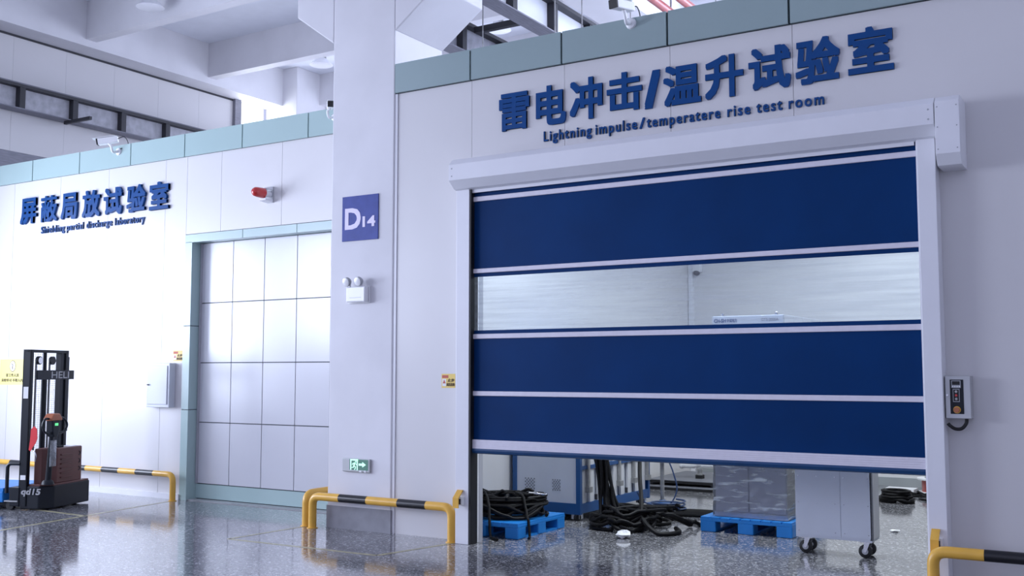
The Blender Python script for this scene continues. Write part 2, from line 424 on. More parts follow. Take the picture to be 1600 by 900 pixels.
# panelled door
door = thing('door_1', 'large recessed white panelled door with a grid of dark joints on the left', 'door', (-9.2, 9.50, 0)); door['kind'] = 'structure'
gx = [-10.665, -10.07, -9.51, -8.955, -8.40, -7.80]
gz = [0.205, 0.995, 1.768, 2.55, 3.345]
mb = MB()
for a, b in zip(gx[:-1], gx[1:]):
    for c, d in zip(gz[:-1], gz[1:]): mb.box(a + 0.006, b - 0.006, 9.483, 9.51, c + 0.006, d - 0.006)
mb.box(gx[0], gx[-1], 9.496, 9.53, 0.0, 3.345, 1)
mb.build('door_leaf', ['door_panel', 'dark_seam'], door)
MB().box(-10.665, -7.80, 9.474, 9.50, 0.02, 0.20).build('bottom_panel', 'teal_lit', door)
MB().box(-10.66, -10.635, 9.46, 9.483, 0.205, 3.34).build('edge_strip', 'seam', door)
struct(MB().box(PX0, -7.8, YL + 0.01, 9.47, 0.0, 0.012), 'trim_6', 'skirt', 'threshold strip darkened for the shadow under the panelled door', 'trim')  # its dark tone paints the shadow at the door foot

# concrete column with two corbels carrying the crane beams
mb = MB()
mb.box(-7.56, -6.705, 8.525, 9.39, 0, 8.12)
for s in (-1, 1):
    xf = -7.56 if s < 0 else -6.705
    xo = -8.11 if s < 0 else -6.16
    mb.prism([(xf, 5.27), (xo, 5.66), (xo, 5.97), (xf, 5.97)], 'y', 8.525, 9.39)
struct(mb, 'column', 'concrete', 'square white concrete column with corbels beside the test room', 'column', bevel=0.012)
mb = MB(); mb.box(-7.565, -6.70, 8.518, 9.0, 0, 0.235)
struct(mb, 'trim_7', 'concrete_base', 'unpainted grey band around the foot of the concrete column', 'trim')

# ceiling: slab, girders and cross beams
struct(MB().box(-16.6, 7, -1.0, 18, 8.12, 8.4), 'ceiling', 'ceiling', 'pale concrete hall ceiling slab high above the rooms', 'ceiling')
for nm, x0, x1, zb, lab in (('beam', -16.15, -15.61, 7.32, 'white concrete girder running along the left side of the hall ceiling'),
                            ('beam', -7.56, -6.705, 7.40, 'white concrete girder over the square column'),
                            ('beam', 1.2, 2.0, 7.40, 'white concrete girder beyond the red pipes')):
    struct(MB().box(x0, x1, -1.0, 17.5, zb, 8.12), nm, 'concrete', lab, 'beam')
for i, y in enumerate((-0.3, 2.5, 5.5, 8.43, 11.18, 13.93, 16.7)):
    mb = MB()
    mb.box(-15.61, -7.56, y, y + 0.21, 7.44, 8.12); mb.box(-6.705, 1.2, y, y + 0.21, 7.44, 8.12)
    struct(mb, 'beam', 'concrete', ['white ceiling cross beam furthest toward the open side', 'white ceiling cross beam second from the open side', 'white ceiling cross beam third from the open side',
        'white ceiling cross beam just over the column front', 'white ceiling cross beam beside the front pendant lamp', 'white ceiling cross beam just in front of the two rear pendant lamps',
        'white ceiling cross beam along the rear wall'][i], 'beam')
# left end wall: panelled, open gate at floor level, daylight window at the far end
mb = MB()
for k in range(-6, 17):
    y0, y1 = k * 1.0 + 0.15 - 1.0 + 0.0, k * 1.0 + 0.15
    y1 = min(y1, 15.1)
    if y0 > 15.0: break
    ym = (y0 + y1) / 2
    if 3.0 <= ym <= 7.6: mb.box(-16.16, -16.10, y0 + 0.0015, y1 - 0.0015, 4.7, 7.29)
    elif -4.0 <= ym <= 2.2:
        mb.box(-16.16, -16.10, y0 + 0.0015, y1 - 0.0015, 0, 2.3); mb.box(-16.16, -16.10, y0 + 0.0015, y1 - 0.0015, 4.9, 7.29)
    else: mb.box(-16.16, -16.10, y0 + 0.0015, y1 - 0.0015, 0, 7.29)
mb.box(-16.30, -16.16, -6.85, 15.1, 4.9, 7.34, 1); mb.box(-16.30, -16.16, -6.85, 3.1, 0, 2.3, 1); mb.box(-16.30, -16.16, -6.85, -3.9, 2.3, 4.9, 1)
mb.box(-16.30, -16.16, 2.1, 3.1, 2.3, 4.9, 1); mb.box(-16.30, -16.16, 7.3, 15.1, 0, 4.9, 1)
struct(mb, 'wall_left', ['wall', 'seam'], 'white panel wall at the left end of the hall', 'wall')
mb = MB().box(-16.20, -16.12, -3.88, 2.15, 2.3, 2.36).box(-16.20, -16.12, -3.88, 2.15, 4.84, 4.9)
for k in range(7): mb.box(-16.20, -16.12, -3.88 + k * 0.995, -3.82 + k * 0.995, 2.3, 4.9)
struct(mb, 'window_4', 'white_metal', 'white framed window row in the left end wall of the hall', 'window')
struct(MB().box(-16.14, -16.085, -6.8, 15.1, 7.285, 7.33), 'trim_9', 'steel_dark', 'thin dark strip painted as the girder shadow line above the left panel wall', 'trim')  # dark box drawn in place of the girder's shadow line on the panels
struct(MB().box(-16.15, -16.02, 15.05, 15.22, 0, 7.32), 'trim_8', 'steel_flange', 'grey steel post at the end of the left panel wall', 'trim')
mb = MB().box(-16.6, 6, 17.4, 17.55, 0, 4.9).box(-16.6, 6, 17.4, 17.55, 7.45, 8.12).box(-14.15, -8.9, 17.4, 17.55, 7.2, 7.45)
mb.box(-16.6, -16.2, 17.4, 17.55, 4.9, 7.45).box(-8.9, -6.4, 17.4, 17.55, 4.9, 7.45).box(2.8, 6, 17.4, 17.55, 4.9, 7.45).box(-14.15, -14.0, 17.4, 17.55, 4.9, 7.2)
struct(mb, 'wall_back', 'concrete', 'white rear wall of the hall with high windows above the rooms', 'wall')
for i, (x0, x1) in enumerate(((-16.2, -14.15), (-14.0, -8.9), (-6.4, 2.8))):
    mb = MB(); n = max(2, round((x1 - x0) / 1.2))
    for k in range(n + 1):
        x = x0 + (x1 - x0) * k / n; mb.box(x - 0.03, x + 0.03, 17.42, 17.48, 4.9, 7.2)
    mb.box(x0, x1, 17.42, 17.48, 4.9, 4.96).box(x0, x1, 17.42, 17.48, 7.14, 7.2)
    struct(mb, 'window_%d' % (i + 1), 'white_metal', ['narrow white framed high window behind the far column', 'wide white framed high window behind the laboratory roof', 'wide white framed high window behind the test room roof'][i], 'window')
struct(MB().box(-16.08, -15.2, 16.0, 16.9, 0, 8.12), 'column', 'concrete', 'white concrete column at the far end of the left girder', 'column', bevel=0.01)
mb = MB()
for k in range(6): mb.box(6.64, 6.70, 9.0 + k * 1.19, 9.05 + k * 1.19, 5.0, 7.3)
mb.box(6.64, 6.70, 9, 15, 5.0, 5.06).box(6.64, 6.70, 9, 15, 7.24, 7.3)
struct(mb, 'window_5', 'white_metal', 'white framed high window row in the right end wall of the hall', 'window')
mb = MB(); mb.box(-16.19, -16.17, 15.2, 16.0, 4.9, 7.32)
struct(mb, 'window_6', 'day_pane', 'bright frosted window beside the far column, at the end of the left panel wall', 'window')
struct(MB().box(6.6, 6.8, -8, 17.55, 0, 5.0).box(6.6, 6.8, -8, 17.55, 7.3, 8.12).box(6.6, 6.8, -8, 9, 5.0, 7.3).box(6.6, 6.8, 15, 17.55, 5.0, 7.3), 'wall_right', 'concrete', 'white concrete wall added to cut sky light at the right end of the hall', 'wall')  # unseen end wall, added to hold back light from the right
# roof deck of the laboratory
struct(MB().box(-16.1, -7.56, YL + 0.1, 17.4, 4.55, 4.68), 'roof_laboratory', 'concrete', 'flat roof of the left laboratory behind its fascia', 'roof')

# crane beams: I-section with stiffeners
def crane_beam(xc, y0, y1, z0, z1, w, lab, side, light, railm='steel_flange'):
    t = thing('crane_beam', lab, 'crane beam', (xc, y0, z0)); t['kind'] = 'structure'
    MB().box(xc - 0.008, xc + 0.008, y0, y1, z0 + 0.015, z1 - 0.02).build('web', light, t)
    MB().box(xc - w / 2, xc + w / 2, y0, y1, z0, z0 + 0.016).build('lower_flange', 'steel_flange', t)
    MB().box(xc - w / 2, xc + w / 2, y0, y1, z1 - 0.05, z1).build('upper_flange', 'steel_dark', t)
    MB().box(xc - 0.035, xc + 0.035, y0, y1, z1, z1 + 0.05).build('rail', railm, t)
    k = 0
    y = side
    while y < y1 - 0.1:
        if y > y0:
            MB().box(xc - w / 2 + 0.01, xc + w / 2 - 0.01, y - 0.05, y + 0.05, z0 + 0.016, z1 - 0.022).build('stiffener', 'steel_dark', t)
        y += 1.0
    return t
crane_beam(-15.93, -2, 15.0, 6.0, 6.42, 0.27, 'long steel crane beam with stiffeners along the left panel wall', 0.16, 'steel_light')
crane_beam(-7.84, -2, 17.0, 5.97, 6.40, 0.24, 'steel crane beam on the left corbel of the column', 0.35, 'steel_light')
crane_beam(-6.43, -2, 17.0, 5.97, 6.42, 0.24, 'steel crane beam on the right corbel of the column', 0.35, 'ceiling', 'rust')
struct(MB().box(-15.9, -15.2, 11.0, 11.05, 5.93, 5.985), 'conduit_beam', 'steel_dark', 'short dark bracket under the left crane beam above the camera', 'bracket')
struct(MB().box(-16.08, -15.86, 2.0, 11.6, 4.98, 5.28), 'service_beam', 'steel_flange', 'grey steel beam along the left panel wall just above the fascia', 'beam')
struct(MB().box(-7.72, -6.55, 11.55, 11.63, 6.28, 6.36), 'brace_beam', 'steel_dark', 'dark steel brace between the two crane beams behind the column', 'brace')

# ------------------------------------------------------------------ roller door
rd = thing('roller_door', 'large navy blue roller door half raised with a clear window strip', 'roller door', (-3.55, 8.45, 0))
YC = 8.44
def band(z0, z1, name, m, y0=YC - 0.004, y1=YC + 0.004, bev=0.0, lab=None, parent=rd, x0=DX0 + 0.02, x1=DX1 + 0.0):
    o = MB().box(x0, x1, y0, y1, z0, z1).build(name, m, parent, bevel=bev)
    if lab: o['label'] = lab
    return o
band(2.576, 3.56, 'curtain', 'curtain')
band(0.995, 2.052, 'curtain', 'curtain')
band(2.052, 2.576, 'window', 'pvc', YC - 0.001, YC + 0.001, lab='clear plastic window strip')
for z0, z1 in ((3.320, 3.368), (2.611, 2.655), (1.970, 2.017), (1.418, 1.464)):
    band(z0, z1, 'reinforcing_bar', 'pinkish', YC - 0.022, YC - 0.004, 0.006, 'pale horizontal bar across the curtain')
mb = MB()
for i in range(5): mb.box(DX0 + 0.02, DX1, YC - 0.03, YC + 0.03, 0.912 + i * 0.0172, 0.912 + i * 0.0172 + 0.0158)
mb.box(DX0 + 0.02, DX1, YC - 0.027, YC + 0.027, 0.912, 0.998)
o = mb.build('bottom_bar', 'pinkish', rd, bevel=0.001); o['label'] = 'pale ribbed bottom bar'
o = MB().prism([(YC - 0.03, 0.913), (YC - 0.036, 0.895), (YC - 0.028, 0.872), (YC, 0.862), (YC + 0.028, 0.872), (YC + 0.036, 0.895), (YC + 0.03, 0.913)], 'x', DX0 + 0.03, DX1 - 0.01).build('bottom_boot', 'boot', rd); o['label'] = 'blue rubber boot under the bottom bar'
# guides
for x0, x1, inner in ((-5.795, -5.642, 1), (-1.478, -1.345, -1)):
    g = MB().box(x0, x1, 8.37, YR, 0.0, 3.44).build('guide_rail', 'white_metal', rd, bevel=0.004)
    if inner > 0:
        o = MB().box(x1 - 0.002, x1 + 0.018, 8.375, 8.50, 0.0, 3.44).build('seal', 'black', g)
    else:
        o = MB().box(x0 - 0.012, x0 + 0.002, 8.40, YR + 0.02, 0.0, 3.44).build('seal', 'white_metal', g)
# header housing: chamfered front
mb = MB()
mb.prism([(YR, 3.735), (8.30, 3.735), (8.24, 3.675), (8.24, 3.52), (8.33, 3.445), (8.42, 3.432), (8.42, 3.46), (YR, 3.46)], 'x', -5.80, -1.325)
h = mb.build('header_box', 'white_metal', rd, bevel=0.003)
MB().box(-5.66, -1.5, 8.395, 8.41, 3.405, 3.440).build('lip', 'white_metal', h)
for sx in (-5.765, -1.365):
    for sz in (3.635, 3.56): MB().lathe((sx, 8.241, sz), (0, -1, 0), [(0, 0.008), (0.004, 0.006)], 8).build('screw', 'grey_plastic', h)
mb = MB()
mb.prism([(YR, 3.73), (8.29, 3.73), (8.235, 3.685), (8.235, 3.285), (8.30, 3.205), (8.34, 3.20), (YR, 3.20)], 'x', -1.318, -1.145)
mc = mb.build('motor_cover', 'white_metal', rd, bevel=0.003)
for sx in (-1.30, -1.165):
    for sz in (3.645, 3.49, 3.32): MB().lathe((sx, 8.236, sz), (0, -1, 0), [(0, 0.006), (0.003, 0.005)], 8).build('screw', 'grey_plastic', mc)

# ------------------------------------------------------------------ lettering on the walls
t = thing('sign_lettering', 'large raised blue Chinese characters over the roller door', 'sign', (-3.53, YR, 4.03))
G = [('雷', -5.398, -5.051, 4.386, 4.012), ('电', -4.976, -4.647, 4.4, 4.011), ('冲', -4.605, -4.259, 4.418, 4.017), ('击', -4.213, -3.856, 4.408, 4.042),
     ('/', -3.83, -3.679, 4.38, 4.031), ('温', -3.647, -3.288, 4.392, 4.025), ('升', -3.251, -2.901, 4.413, 4.034), ('试', -2.854, -2.488, 4.425, 4.047),
     ('验', -2.448, -2.078, 4.432, 4.043), ('室', -2.015, -1.656, 4.448, 4.068)]
BOLD = {'雷': 0.024, '蔽': 0.02, '/': 0.05}
for ch, x0, x1, z1, z0 in G:
    glyph_fit(ch, x0, x1, z0, z1, YR, 0.022, 'character', 'text', t, BOLD.get(ch, 0.032))
t = thing('sign_lettering', 'small raised blue English lettering just above the roller door housing', 'sign', (-3.55, YR, 3.85))
for word, x0, x1 in (('Lightning', -4.900, -4.380), ('impulse', -4.340, -3.910), ('/', -3.885, -3.835), ('temperatere', -3.812, -3.115), ('rise', -3.058, -2.845), ('test', -2.790, -2.570), ('room', -2.520, -2.212)):
    line_letters(word, x0, x1, 3.862, 0.095, YR, 0.016, 'letter', 'text', t, 0.019, 0.12)
t = thing('sign_lettering', 'raised blue Chinese characters on the left laboratory wall', 'sign', (-12.77, YL, 3.83))
G = [('屏', -14.411, -14.018), ('蔽', -13.912, -13.523), ('局', -13.435, -13.065), ('放', -12.947, -12.556), ('试', -12.473, -12.081), ('验', -11.979, -11.593), ('室', -11.508, -11.125)]
for i, (ch, x0, x1) in enumerate(G):
    glyph_fit(ch, x0, x1, 3.856 - i * 0.004, 4.243 - i * 0.005, YL, 0.035, 'character', 'text', t, BOLD.get(ch, 0.03))
t = thing('sign_lettering', 'small raised blue English lettering under the characters on the left wall', 'sign', (-12.79, YL, 3.68))
for word, x0, x1 in (('Shielding', -13.92, -13.36), ('partial', -13.315, -12.925), ('discharge', -12.865, -12.30), ('laboratory', -12.245, -11.62)):
    line_letters(word, x0, x1, 3.69, 0.10, YL, 0.016, 'letter', 'text', t, 0.016, 0.08)

# ------------------------------------------------------------------ signs and fittings on the column
CF = 8.525
t = thing('grid_plaque', 'square blue plaque reading D14 on the column', 'sign', (-7.13, CF, 3.06))
MB().box(-7.395, -6.90, CF - 0.012, CF, 3.05, 3.535).build('plate', 'plaque', t, bevel=0.002)
glyph_fit('D', -7.355, -7.135, 3.175, 3.405, CF - 0.012, 0.002, 'letter', 'plaque_text', t, 0.03)
glyph_fit('14', -7.11, -6.935, 3.19, 3.305, CF - 0.012, 0.002, 'numeral', 'plaque_text', t, 0.035)

t = thing('emergency_light', 'white twin-head emergency light on the column below the blue plaque', 'emergency light', (-7.13, CF, 2.38))
MB().box(-7.29, -7.00, CF - 0.02, CF, 2.375, 2.555).build('back_plate', 'white_plastic', t, bevel=0.004)
b = MB().box(-7.265, -7.01, CF - 0.085, CF - 0.02, 2.385, 2.55).build('battery_box', 'white_plastic', t, bevel=0.012)
MB().box(-7.215, -7.06, CF - 0.087, CF - 0.084, 2.43, 2.434).build('groove', 'grey_plastic', b)
for hx in (-7.245, -7.085):
    c = Vector((hx, CF - 0.05, 2.615)); d = Vector((-0.10, -1, -0.30)).normalized()
    hd = MB().lathe(c - d * 0.0, d, [(0, 0.012), (0.01, 0.035), (0.03, 0.048), (0.06, 0.050), (0.062, 0.046)], 20).build('lamp_head', 'grey_plastic', t, smooth=True)
    MB().lathe(c + d * 0.058, d, [(0, 0.046), (0.006, 0.046), (0.012, 0.030), (0.014, 0.001)], 20).build('lens', 'white_plastic', hd, smooth=True)
    MB().cyl((hx, CF - 0.045, 2.545), (hx, CF - 0.045, 2.60), 0.010).build('swivel', 'white_plastic', t)

t = thing('exit_sign', 'small lit running-man exit sign low on the column', 'exit sign', (-7.15, CF, 0.60))
MB().box(-7.335, -6.965, CF - 0.028, CF, 0.602, 0.742).build('housing', 'sign_grey', t, bevel=0.008)
MB().box(-7.235, -6.985, CF - 0.030, CF - 0.027, 0.625, 0.735).build('glass', 'sign_green', t)
mb = MB(); y0, y1 = CF - 0.032, CF - 0.0295
mb.box(-7.222, -7.208, y0, y1, 0.625, 0.735); mb.box(-7.135, -7.121, y0, y1, 0.625, 0.735); mb.box(-7.222, -7.121, y0, y1, 0.722, 0.736)
mb.build('door_pictogram', 'green_glow', t)
mb = MB()
mb.lathe((-7.150, y1, 0.711), (0, -1, 0), [(0, 0.008), (0.003, 0.008)], 10)
def bar2(mb, a, b, w):
    a, b = Vector((a[0], 0, a[1])), Vector((b[0], 0, b[1])); d = (b - a).normalized(); n = Vector((d.z, 0, -d.x)) * w / 2
    mb.prism([((a + n).x, (a + n).z), ((b + n).x, (b + n).z), ((b - n).x, (b - n).z), ((a - n).x, (a - n).z)], 'y', y0, y1)
for a, b, w in (((-7.163, 0.700), (-7.175, 0.668), 0.018), ((-7.163, 0.698), (-7.190, 0.690), 0.008), ((-7.190, 0.690), (-7.198, 0.676), 0.007),
                ((-7.160, 0.698), (-7.142, 0.684), 0.007), ((-7.142, 0.684), (-7.138, 0.678), 0.007), ((-7.173, 0.668), (-7.150, 0.655), 0.010), ((-7.150, 0.655), (-7.158, 0.634), 0.009), ((-7.158, 0.634), (-7.168, 0.630), 0.008), ((-7.177, 0.668), (-7.180, 0.648), 0.010), ((-7.180, 0.650), (-7.203, 0.650), 0.008)):
    bar2(mb, a, b, w)
mb.build('running_figure', 'green_glow', t)
MB().prism([(-7.108, 0.672), (-7.060, 0.672), (-7.060, 0.655), (-7.012, 0.683), (-7.060, 0.711), (-7.060, 0.694), (-7.108, 0.694)], 'y', y0, y1).build('arrow', 'green_glow', t)
MB().box(-7.10, -7.07, CF - 0.033, CF - 0.027, 0.604, 0.622).build('label_patch', 'white_plastic', t)
MB().lathe((-7.022, CF - 0.028, 0.614), (0, -1, 0), [(0, 0.013), (0.005, 0.012)], 12).build('button', 'white_plastic', t)

# ------------------------------------------------------------------ stickers and notices
def warning_sticker(x0, x1, z0, z1, y, lab):
    t = thing('warning_sticker', lab, 'sticker', ((x0 + x1) / 2, y, z0), group='high voltage warning stickers')
    w, h = x1 - x0, z1 - z0
    MB().box(x0, x1, y - 0.002, y, z0, z1).build('sheet', 'sticker_yellow', t)
    q = y - 0.002
    MB().box(x0 + 0.04 * w, x0 + 0.5 * w, q - 0.001, q, z0 + 0.70 * h, z0 + 0.90 * h).build('red_header', 'ink_red', t)
    MB().box(x0 + 0.06 * w, x0 + 0.33 * w, q - 0.001, q, z0 + 0.12 * h, z0 + 0.64 * h).build('white_field', 'paper', t)
    MB().prism([(x0 + 0.09 * w, z0 + 0.32 * h), (x0 + 0.30 * w, z0 + 0.32 * h), (x0 + 0.195 * w, z0 + 0.60 * h)], 'y', q - 0.002, q - 0.001).build('triangle', 'ink_red', t)
    text_block('止步', x0 + 0.45 * w, x0 + 0.95 * w, z0 + 0.42 * h, z0 + 0.66 * h, q, 'lettering', 'ink', t, 0.03)
    text_block('高压危险', x0 + 0.37 * w, x0 + 0.97 * w, z0 + 0.12 * h, z0 + 0.36 * h, q, 'lettering', 'ink', t, 0.03)
warning_sticker(-6.09, -5.925, 1.49, 1.63, YR, 'small yellow warning sticker beside the left guide of the roller door')
warning_sticker(-10.985, -10.80, 1.79, 1.93, YL, 'small yellow warning sticker above the white electrical box')
t = thing('wall_notice', 'yellow notice sheet on the left wall behind the stacker', 'notice', (-14.5, YL, 1.45))
MB().box(-14.82, -14.19, YL - 0.003, YL, 1.455, 1.84).build('sheet', 'notice_yellow', t)
q = YL - 0.003
mb = MB(); n = 20
o1 = [(-14.50 + 0.075 * math.cos(a * 2 * math.pi / n), 1.735 + 0.085 * math.sin(a * 2 * math.pi / n)) for a in range(n)]
o2 = [(-14.50 + 0.066 * math.cos(a * 2 * math.pi / n), 1.735 + 0.076 * math.sin(a * 2 * math.pi / n)) for a in range(n)]
MB().prism(o1, 'y', q - 0.001, q).build('ring', 'ink', t); MB().prism(o2, 'y', q - 0.002, q - 0.001).build('white_field', 'paper', t)
mb = MB(); mb.tube([(-14.52, q - 0.002, 1.77), (-14.49, q - 0.002, 1.75), (-14.505, q - 0.002, 1.72), (-14.49, q - 0.002, 1.69)], 0.006, 6); mb.build('symbol', 'ink', t)
text_block('非工作人员', -14.66, -14.34, 1.575, 1.625, q, 'lettering', 'ink', t, 0.02)
text_block('未经许可 不得入内', -14.77, -14.24, 1.50, 1.55, q, 'lettering', 'ink', t, 0.02)

# ------------------------------------------------------------------ electrical box, beacon, control box
t = thing('electrical_box', 'white electrical cabinet on the left wall beside the panelled door', 'electrical box', (-11.13, YL, 1.19))
MB().box(-11.37, -10.93, YL - 0.10, YL, 1.185, 1.765).build('case', 'box_metal', t, bevel=0.006)
d = MB().box(-11.345, -10.965, YL - 0.112, YL - 0.10, 1.225, 1.73).build('cover_door', 'box_metal', t, bevel=0.004)
mb = MB().lathe((-11.325, YL - 0.112, 1.48), (0, -1, 0), [(0, 0.010), (0.012, 0.009)], 10); mb.box(-11.34, -11.30, YL - 0.126, YL - 0.120, 1.474, 1.488)
mb.build('lock', 'steel_dark', d)

t = thing('alarm_beacon', 'red alarm beacon on a white bracket above the panelled door', 'alarm light', (-9.28, YL, 3.88))
bx, bz = -9.28, 3.865
MB().box(bx - 0.055, bx + 0.055, YL - 0.012, YL, bz - 0.115, bz + 0.085).build('wall_plate', 'grey_plastic', t, bevel=0.003)
mb = MB()
mb.prism([(YL - 0.012, bz + 0.085), (YL - 0.012, bz + 0.045), (YL - 0.12, bz + 0.045), (YL - 0.12, bz + 0.06)], 'x', bx - 0.055, bx + 0.055)
mb.prism([(YL - 0.012, bz - 0.115), (YL - 0.012, bz - 0.075), (YL - 0.14, bz - 0.075), (YL - 0.14, bz - 0.10)], 'x', bx - 0.055, bx + 0.055)
mb.build('bracket_arm', 'white_metal', t)
MB().lathe((bx, YL - 0.012, bz - 0.01), (0, -1, 0), [(0, 0.04), (0.08, 0.04), (0.085, 0.058), (0.115, 0.058)], 18).build('lamp_base', 'white_plastic', t, smooth=True)
MB().lathe((bx, YL - 0.127, bz - 0.01), (0, -1, 0), [(0, 0.066), (0.10, 0.062), (0.14, 0.055), (0.165, 0.036), (0.175, 0.002)], 20).build('lens', 'red', t, smooth=True)

t = thing('control_box', 'grey control box with dark keypad right of the roller door', 'control box', (-1.25, YR, 1.30))
MB().box(-1.338, -1.160, 8.42, YR - 0.001, 1.300, 1.620).build('case', 'sign_grey', t, bevel=0.004)
M['ctrl'] = M['sign_grey']
kp = MB().box(-1.303, -1.208, 8.416, 8.421, 1.335, 1.592).build('keypad', 'dark_paint', t, bevel=0.002)
o = MB().box(-1.292, -1.226, 8.4145, 8.4165, 1.530, 1.585).build('display_frame', 'grey_plastic', kp)
MB().box(-1.286, -1.232, 8.413, 8.4148, 1.552, 1.580).build('display', 'black', kp)
mb = MB()
for i in range(4): mb.lathe((-1.282 + i * 0.0155, 8.4148, 1.540), (0, -1, 0), [(0, 0.006), (0.002, 0.005)], 10)
mb.build('indicator_row', 'white_plastic', kp)
MB().box(-1.283, -1.236, 8.4145, 8.4165, 1.425, 1.522).build('button_frame', 'grey_plastic', kp)
MB().box(-1.279, -1.240, 8.4135, 8.4148, 1.430, 1.517).build('button_field', 'black', kp)
for z, m in ((1.502, 'dull_metal'), (1.474, 'red'), (1.447, 'dull_metal')):
    MB().lathe((-1.2595, 8.4138, z), (0, -1, 0), [(0, 0.010), (0.004, 0.009)], 12).build('push_button', m, kp)
MB().lathe((-1.257, 8.416, 1.366), (0, -1, 0), [(0, 0.027), (0.004, 0.026)], 20).build('collar', 'yellow', kp)
MB().lathe((-1.257, 8.412, 1.366), (0, -1, 0), [(0, 0.014), (0.012, 0.014), (0.014, 0.021), (0.024, 0.020)], 20).build('emergency_stop', 'orange', kp, smooth=True)
MB().lathe((-1.322, 8.42, 1.475), (0, -1, 0), [(0, 0.008), (0.012, 0.007)], 10).build('lock', 'chrome', t)
cp = smooth_path([(-1.20, 8.47, 1.31), (-1.203, 8.465, 1.265), (-1.235, 8.46, 1.225), (-1.28, 8.455, 1.222), (-1.315, 8.45, 1.245), (-1.329, 8.45, 1.262)], 6)
MB().tube(cp, 0.013, 10).build('cable', 'black', t, smooth=True)['label'] = 'black cable looping to the door guide'

# yellow sensor guards on the door guides
def guard(x0, x1, lab, zo):
    t = thing('sensor_guard', lab, 'sensor guard', ((x0 + x1) / 2, 8.37, 0.30))
    y0 = 8.368
    prof = [(y0, zo + 0.165), (y0 - 0.010, zo + 0.165), (y0 - 0.085, zo + 0.095), (y0 - 0.085, zo), (y0 - 0.075, zo), (y0 - 0.075, zo + 0.09), (y0, zo + 0.157)]
    MB().prism(prof, 'x', x0, x1).build('bent_plate', 'yellow', t)
    MB().box(x0 + 0.004, x1 + 0.018, y0 - 0.05, y0, zo + 0.025, zo + 0.10).build('sensor', 'white_plastic', t, bevel=0.004)
    MB().box(x0 + 0.003, x1 + 0.004, y0 - 0.056, y0 - 0.046, zo + 0.035, zo + 0.085).build('sensor_lens', 'black', t)
guard(-5.765, -5.700, 'yellow bent sensor guard at the foot of the left door guide', 0.35)
guard(-1.455, -1.395, 'yellow bent sensor guard at the foot of the right door guide', 0.315)

# ------------------------------------------------------------------ guard rails
def elbow(pts, r, n=6):
    out = [Vector(pts[0])]
    for a, b, c in zip(pts[:-2], pts[1:-1], pts[2:]):
        a, b, c = Vector(a), Vector(b), Vector(c)
        p, q = b + (a - b).normalized() * r, b + (c - b).normalized() * r
        for j in range(n + 1):
            t = j / n; out.append(p * (1 - t) ** 2 + b * 2 * t * (1 - t) + q * t * t)
    out.append(Vector(pts[-1])); return out
def rail(lab, p0, p1, h, r, marks, feet=(True, True)):
    """marks: distances along the top where the colour changes (yellow first)"""
    p0, p1 = Vector((*p0, 0)), Vector((*p1, 0)); L = (p1 - p0).length; d = (p1 - p0) / L
    t = thing('guard_rail', lab, 'guard rail', tuple(p0), group=None)
    pts = []
    if feet[0]: pts += [p0, p0 + Vector((0, 0, h))]
    else: pts += [p0 + Vector((0, 0, h))]
    if feet[1]: pts += [p0 + d * L + Vector((0, 0, h)), p1]
    else: pts += [p0 + d * L + Vector((0, 0, h))]
    path = elbow(pts, 0.10) if len(pts) > 2 else [Vector(p) for p in pts]
    # insert the colour marks on the straight run
    out = []; ks = []
    for a, b in zip(path[:-1], path[1:]):
        out.append(a); seg = b - a
        if abs(seg.z) < 1e-4 and seg.length > 0.05:
            s0, s1 = (a - p0).dot(d), (b - p0).dot(d)
            cuts = [m for m in marks if s0 + 0.005 < m < s1 - 0.005]
            edges = [s0] + cuts + [s1]
            for i, c in enumerate(edges[:-1]):
                mid = (c + edges[i + 1]) / 2
                ks.append(sum(1 for m in marks if m < mid) % 2)
                if i < len(edges) - 2: out.append(p0 + d * edges[i + 1] + Vector((0, 0, h)))
        else: ks.append(0)
    out.append(path[-1])
    MB().tube(out, r, 16, ks=ks).build('bent_tube', ['yellow', 'rail_black'], t, smooth=True)
    for f, p in zip(feet, (p0, p1)):
        if f: MB().lathe(p, (0, 0, 1), [(0, r * 1.35), (0.008, r * 1.35)], 20).build('foot_plate', 'yellow', t)
rail('low yellow and black guard rail in front of the column and door guide', (-7.655, 8.40), (-5.856, 8.40), 0.335, 0.043, [0.38, 0.75, 1.15, 1.50])
rail('short yellow guard rail running along the left side of the column', (-7.81, 8.47), (-7.81, 9.28), 0.345, 0.043, [0.60], feet=(True, True))
rail('yellow and black guard rail at the right edge by the control box', (-1.43, 8.235), (1.6, 8.235), 0.335, 0.043, [0.35, 0.75, 1.17, 1.52, 1.87, 2.2, 2.6])
rail('long yellow and black guard rail along the left laboratory wall', (-10.755, 9.18), (-15.9, 9.18), 0.335, 0.038, [0.36 + 0.345 * i for i in range(14)])

# painted floor lines
def floor_line(a, b, w, lab):
    a, b = Vector((*a, 0)), Vector((*b, 0)); d = (b - a).normalized(); n = Vector((-d.y, d.x, 0)) * w / 2
    mb = MB(); q = [a + n, b + n, b - n, a - n]
    mb.add([(p.x, p.y, 0.0015) for p in q] + [(p.x, p.y, 0.0) for p in q], [(0, 1, 2, 3), (7, 6, 5, 4), (0, 4, 5, 1), (1, 5, 6, 2), (2, 6, 7, 3), (3, 7, 4, 0)])
    o = mb.build('floor_line', 'line'); tag(o, lab, 'floor marking', None, 'structure')
floor_line((-7.80, 8.46), (-7.86, 7.42), 0.05, 'worn yellow floor line from the rail foot toward the open hall')
floor_line((-7.86, 7.42), (-6.02, 7.46), 0.05, 'worn yellow floor line parallel to the column rail')
floor_line((-6.02, 7.46), (-5.81, 8.41), 0.05, 'worn yellow floor line leading to the foot at the door guide')
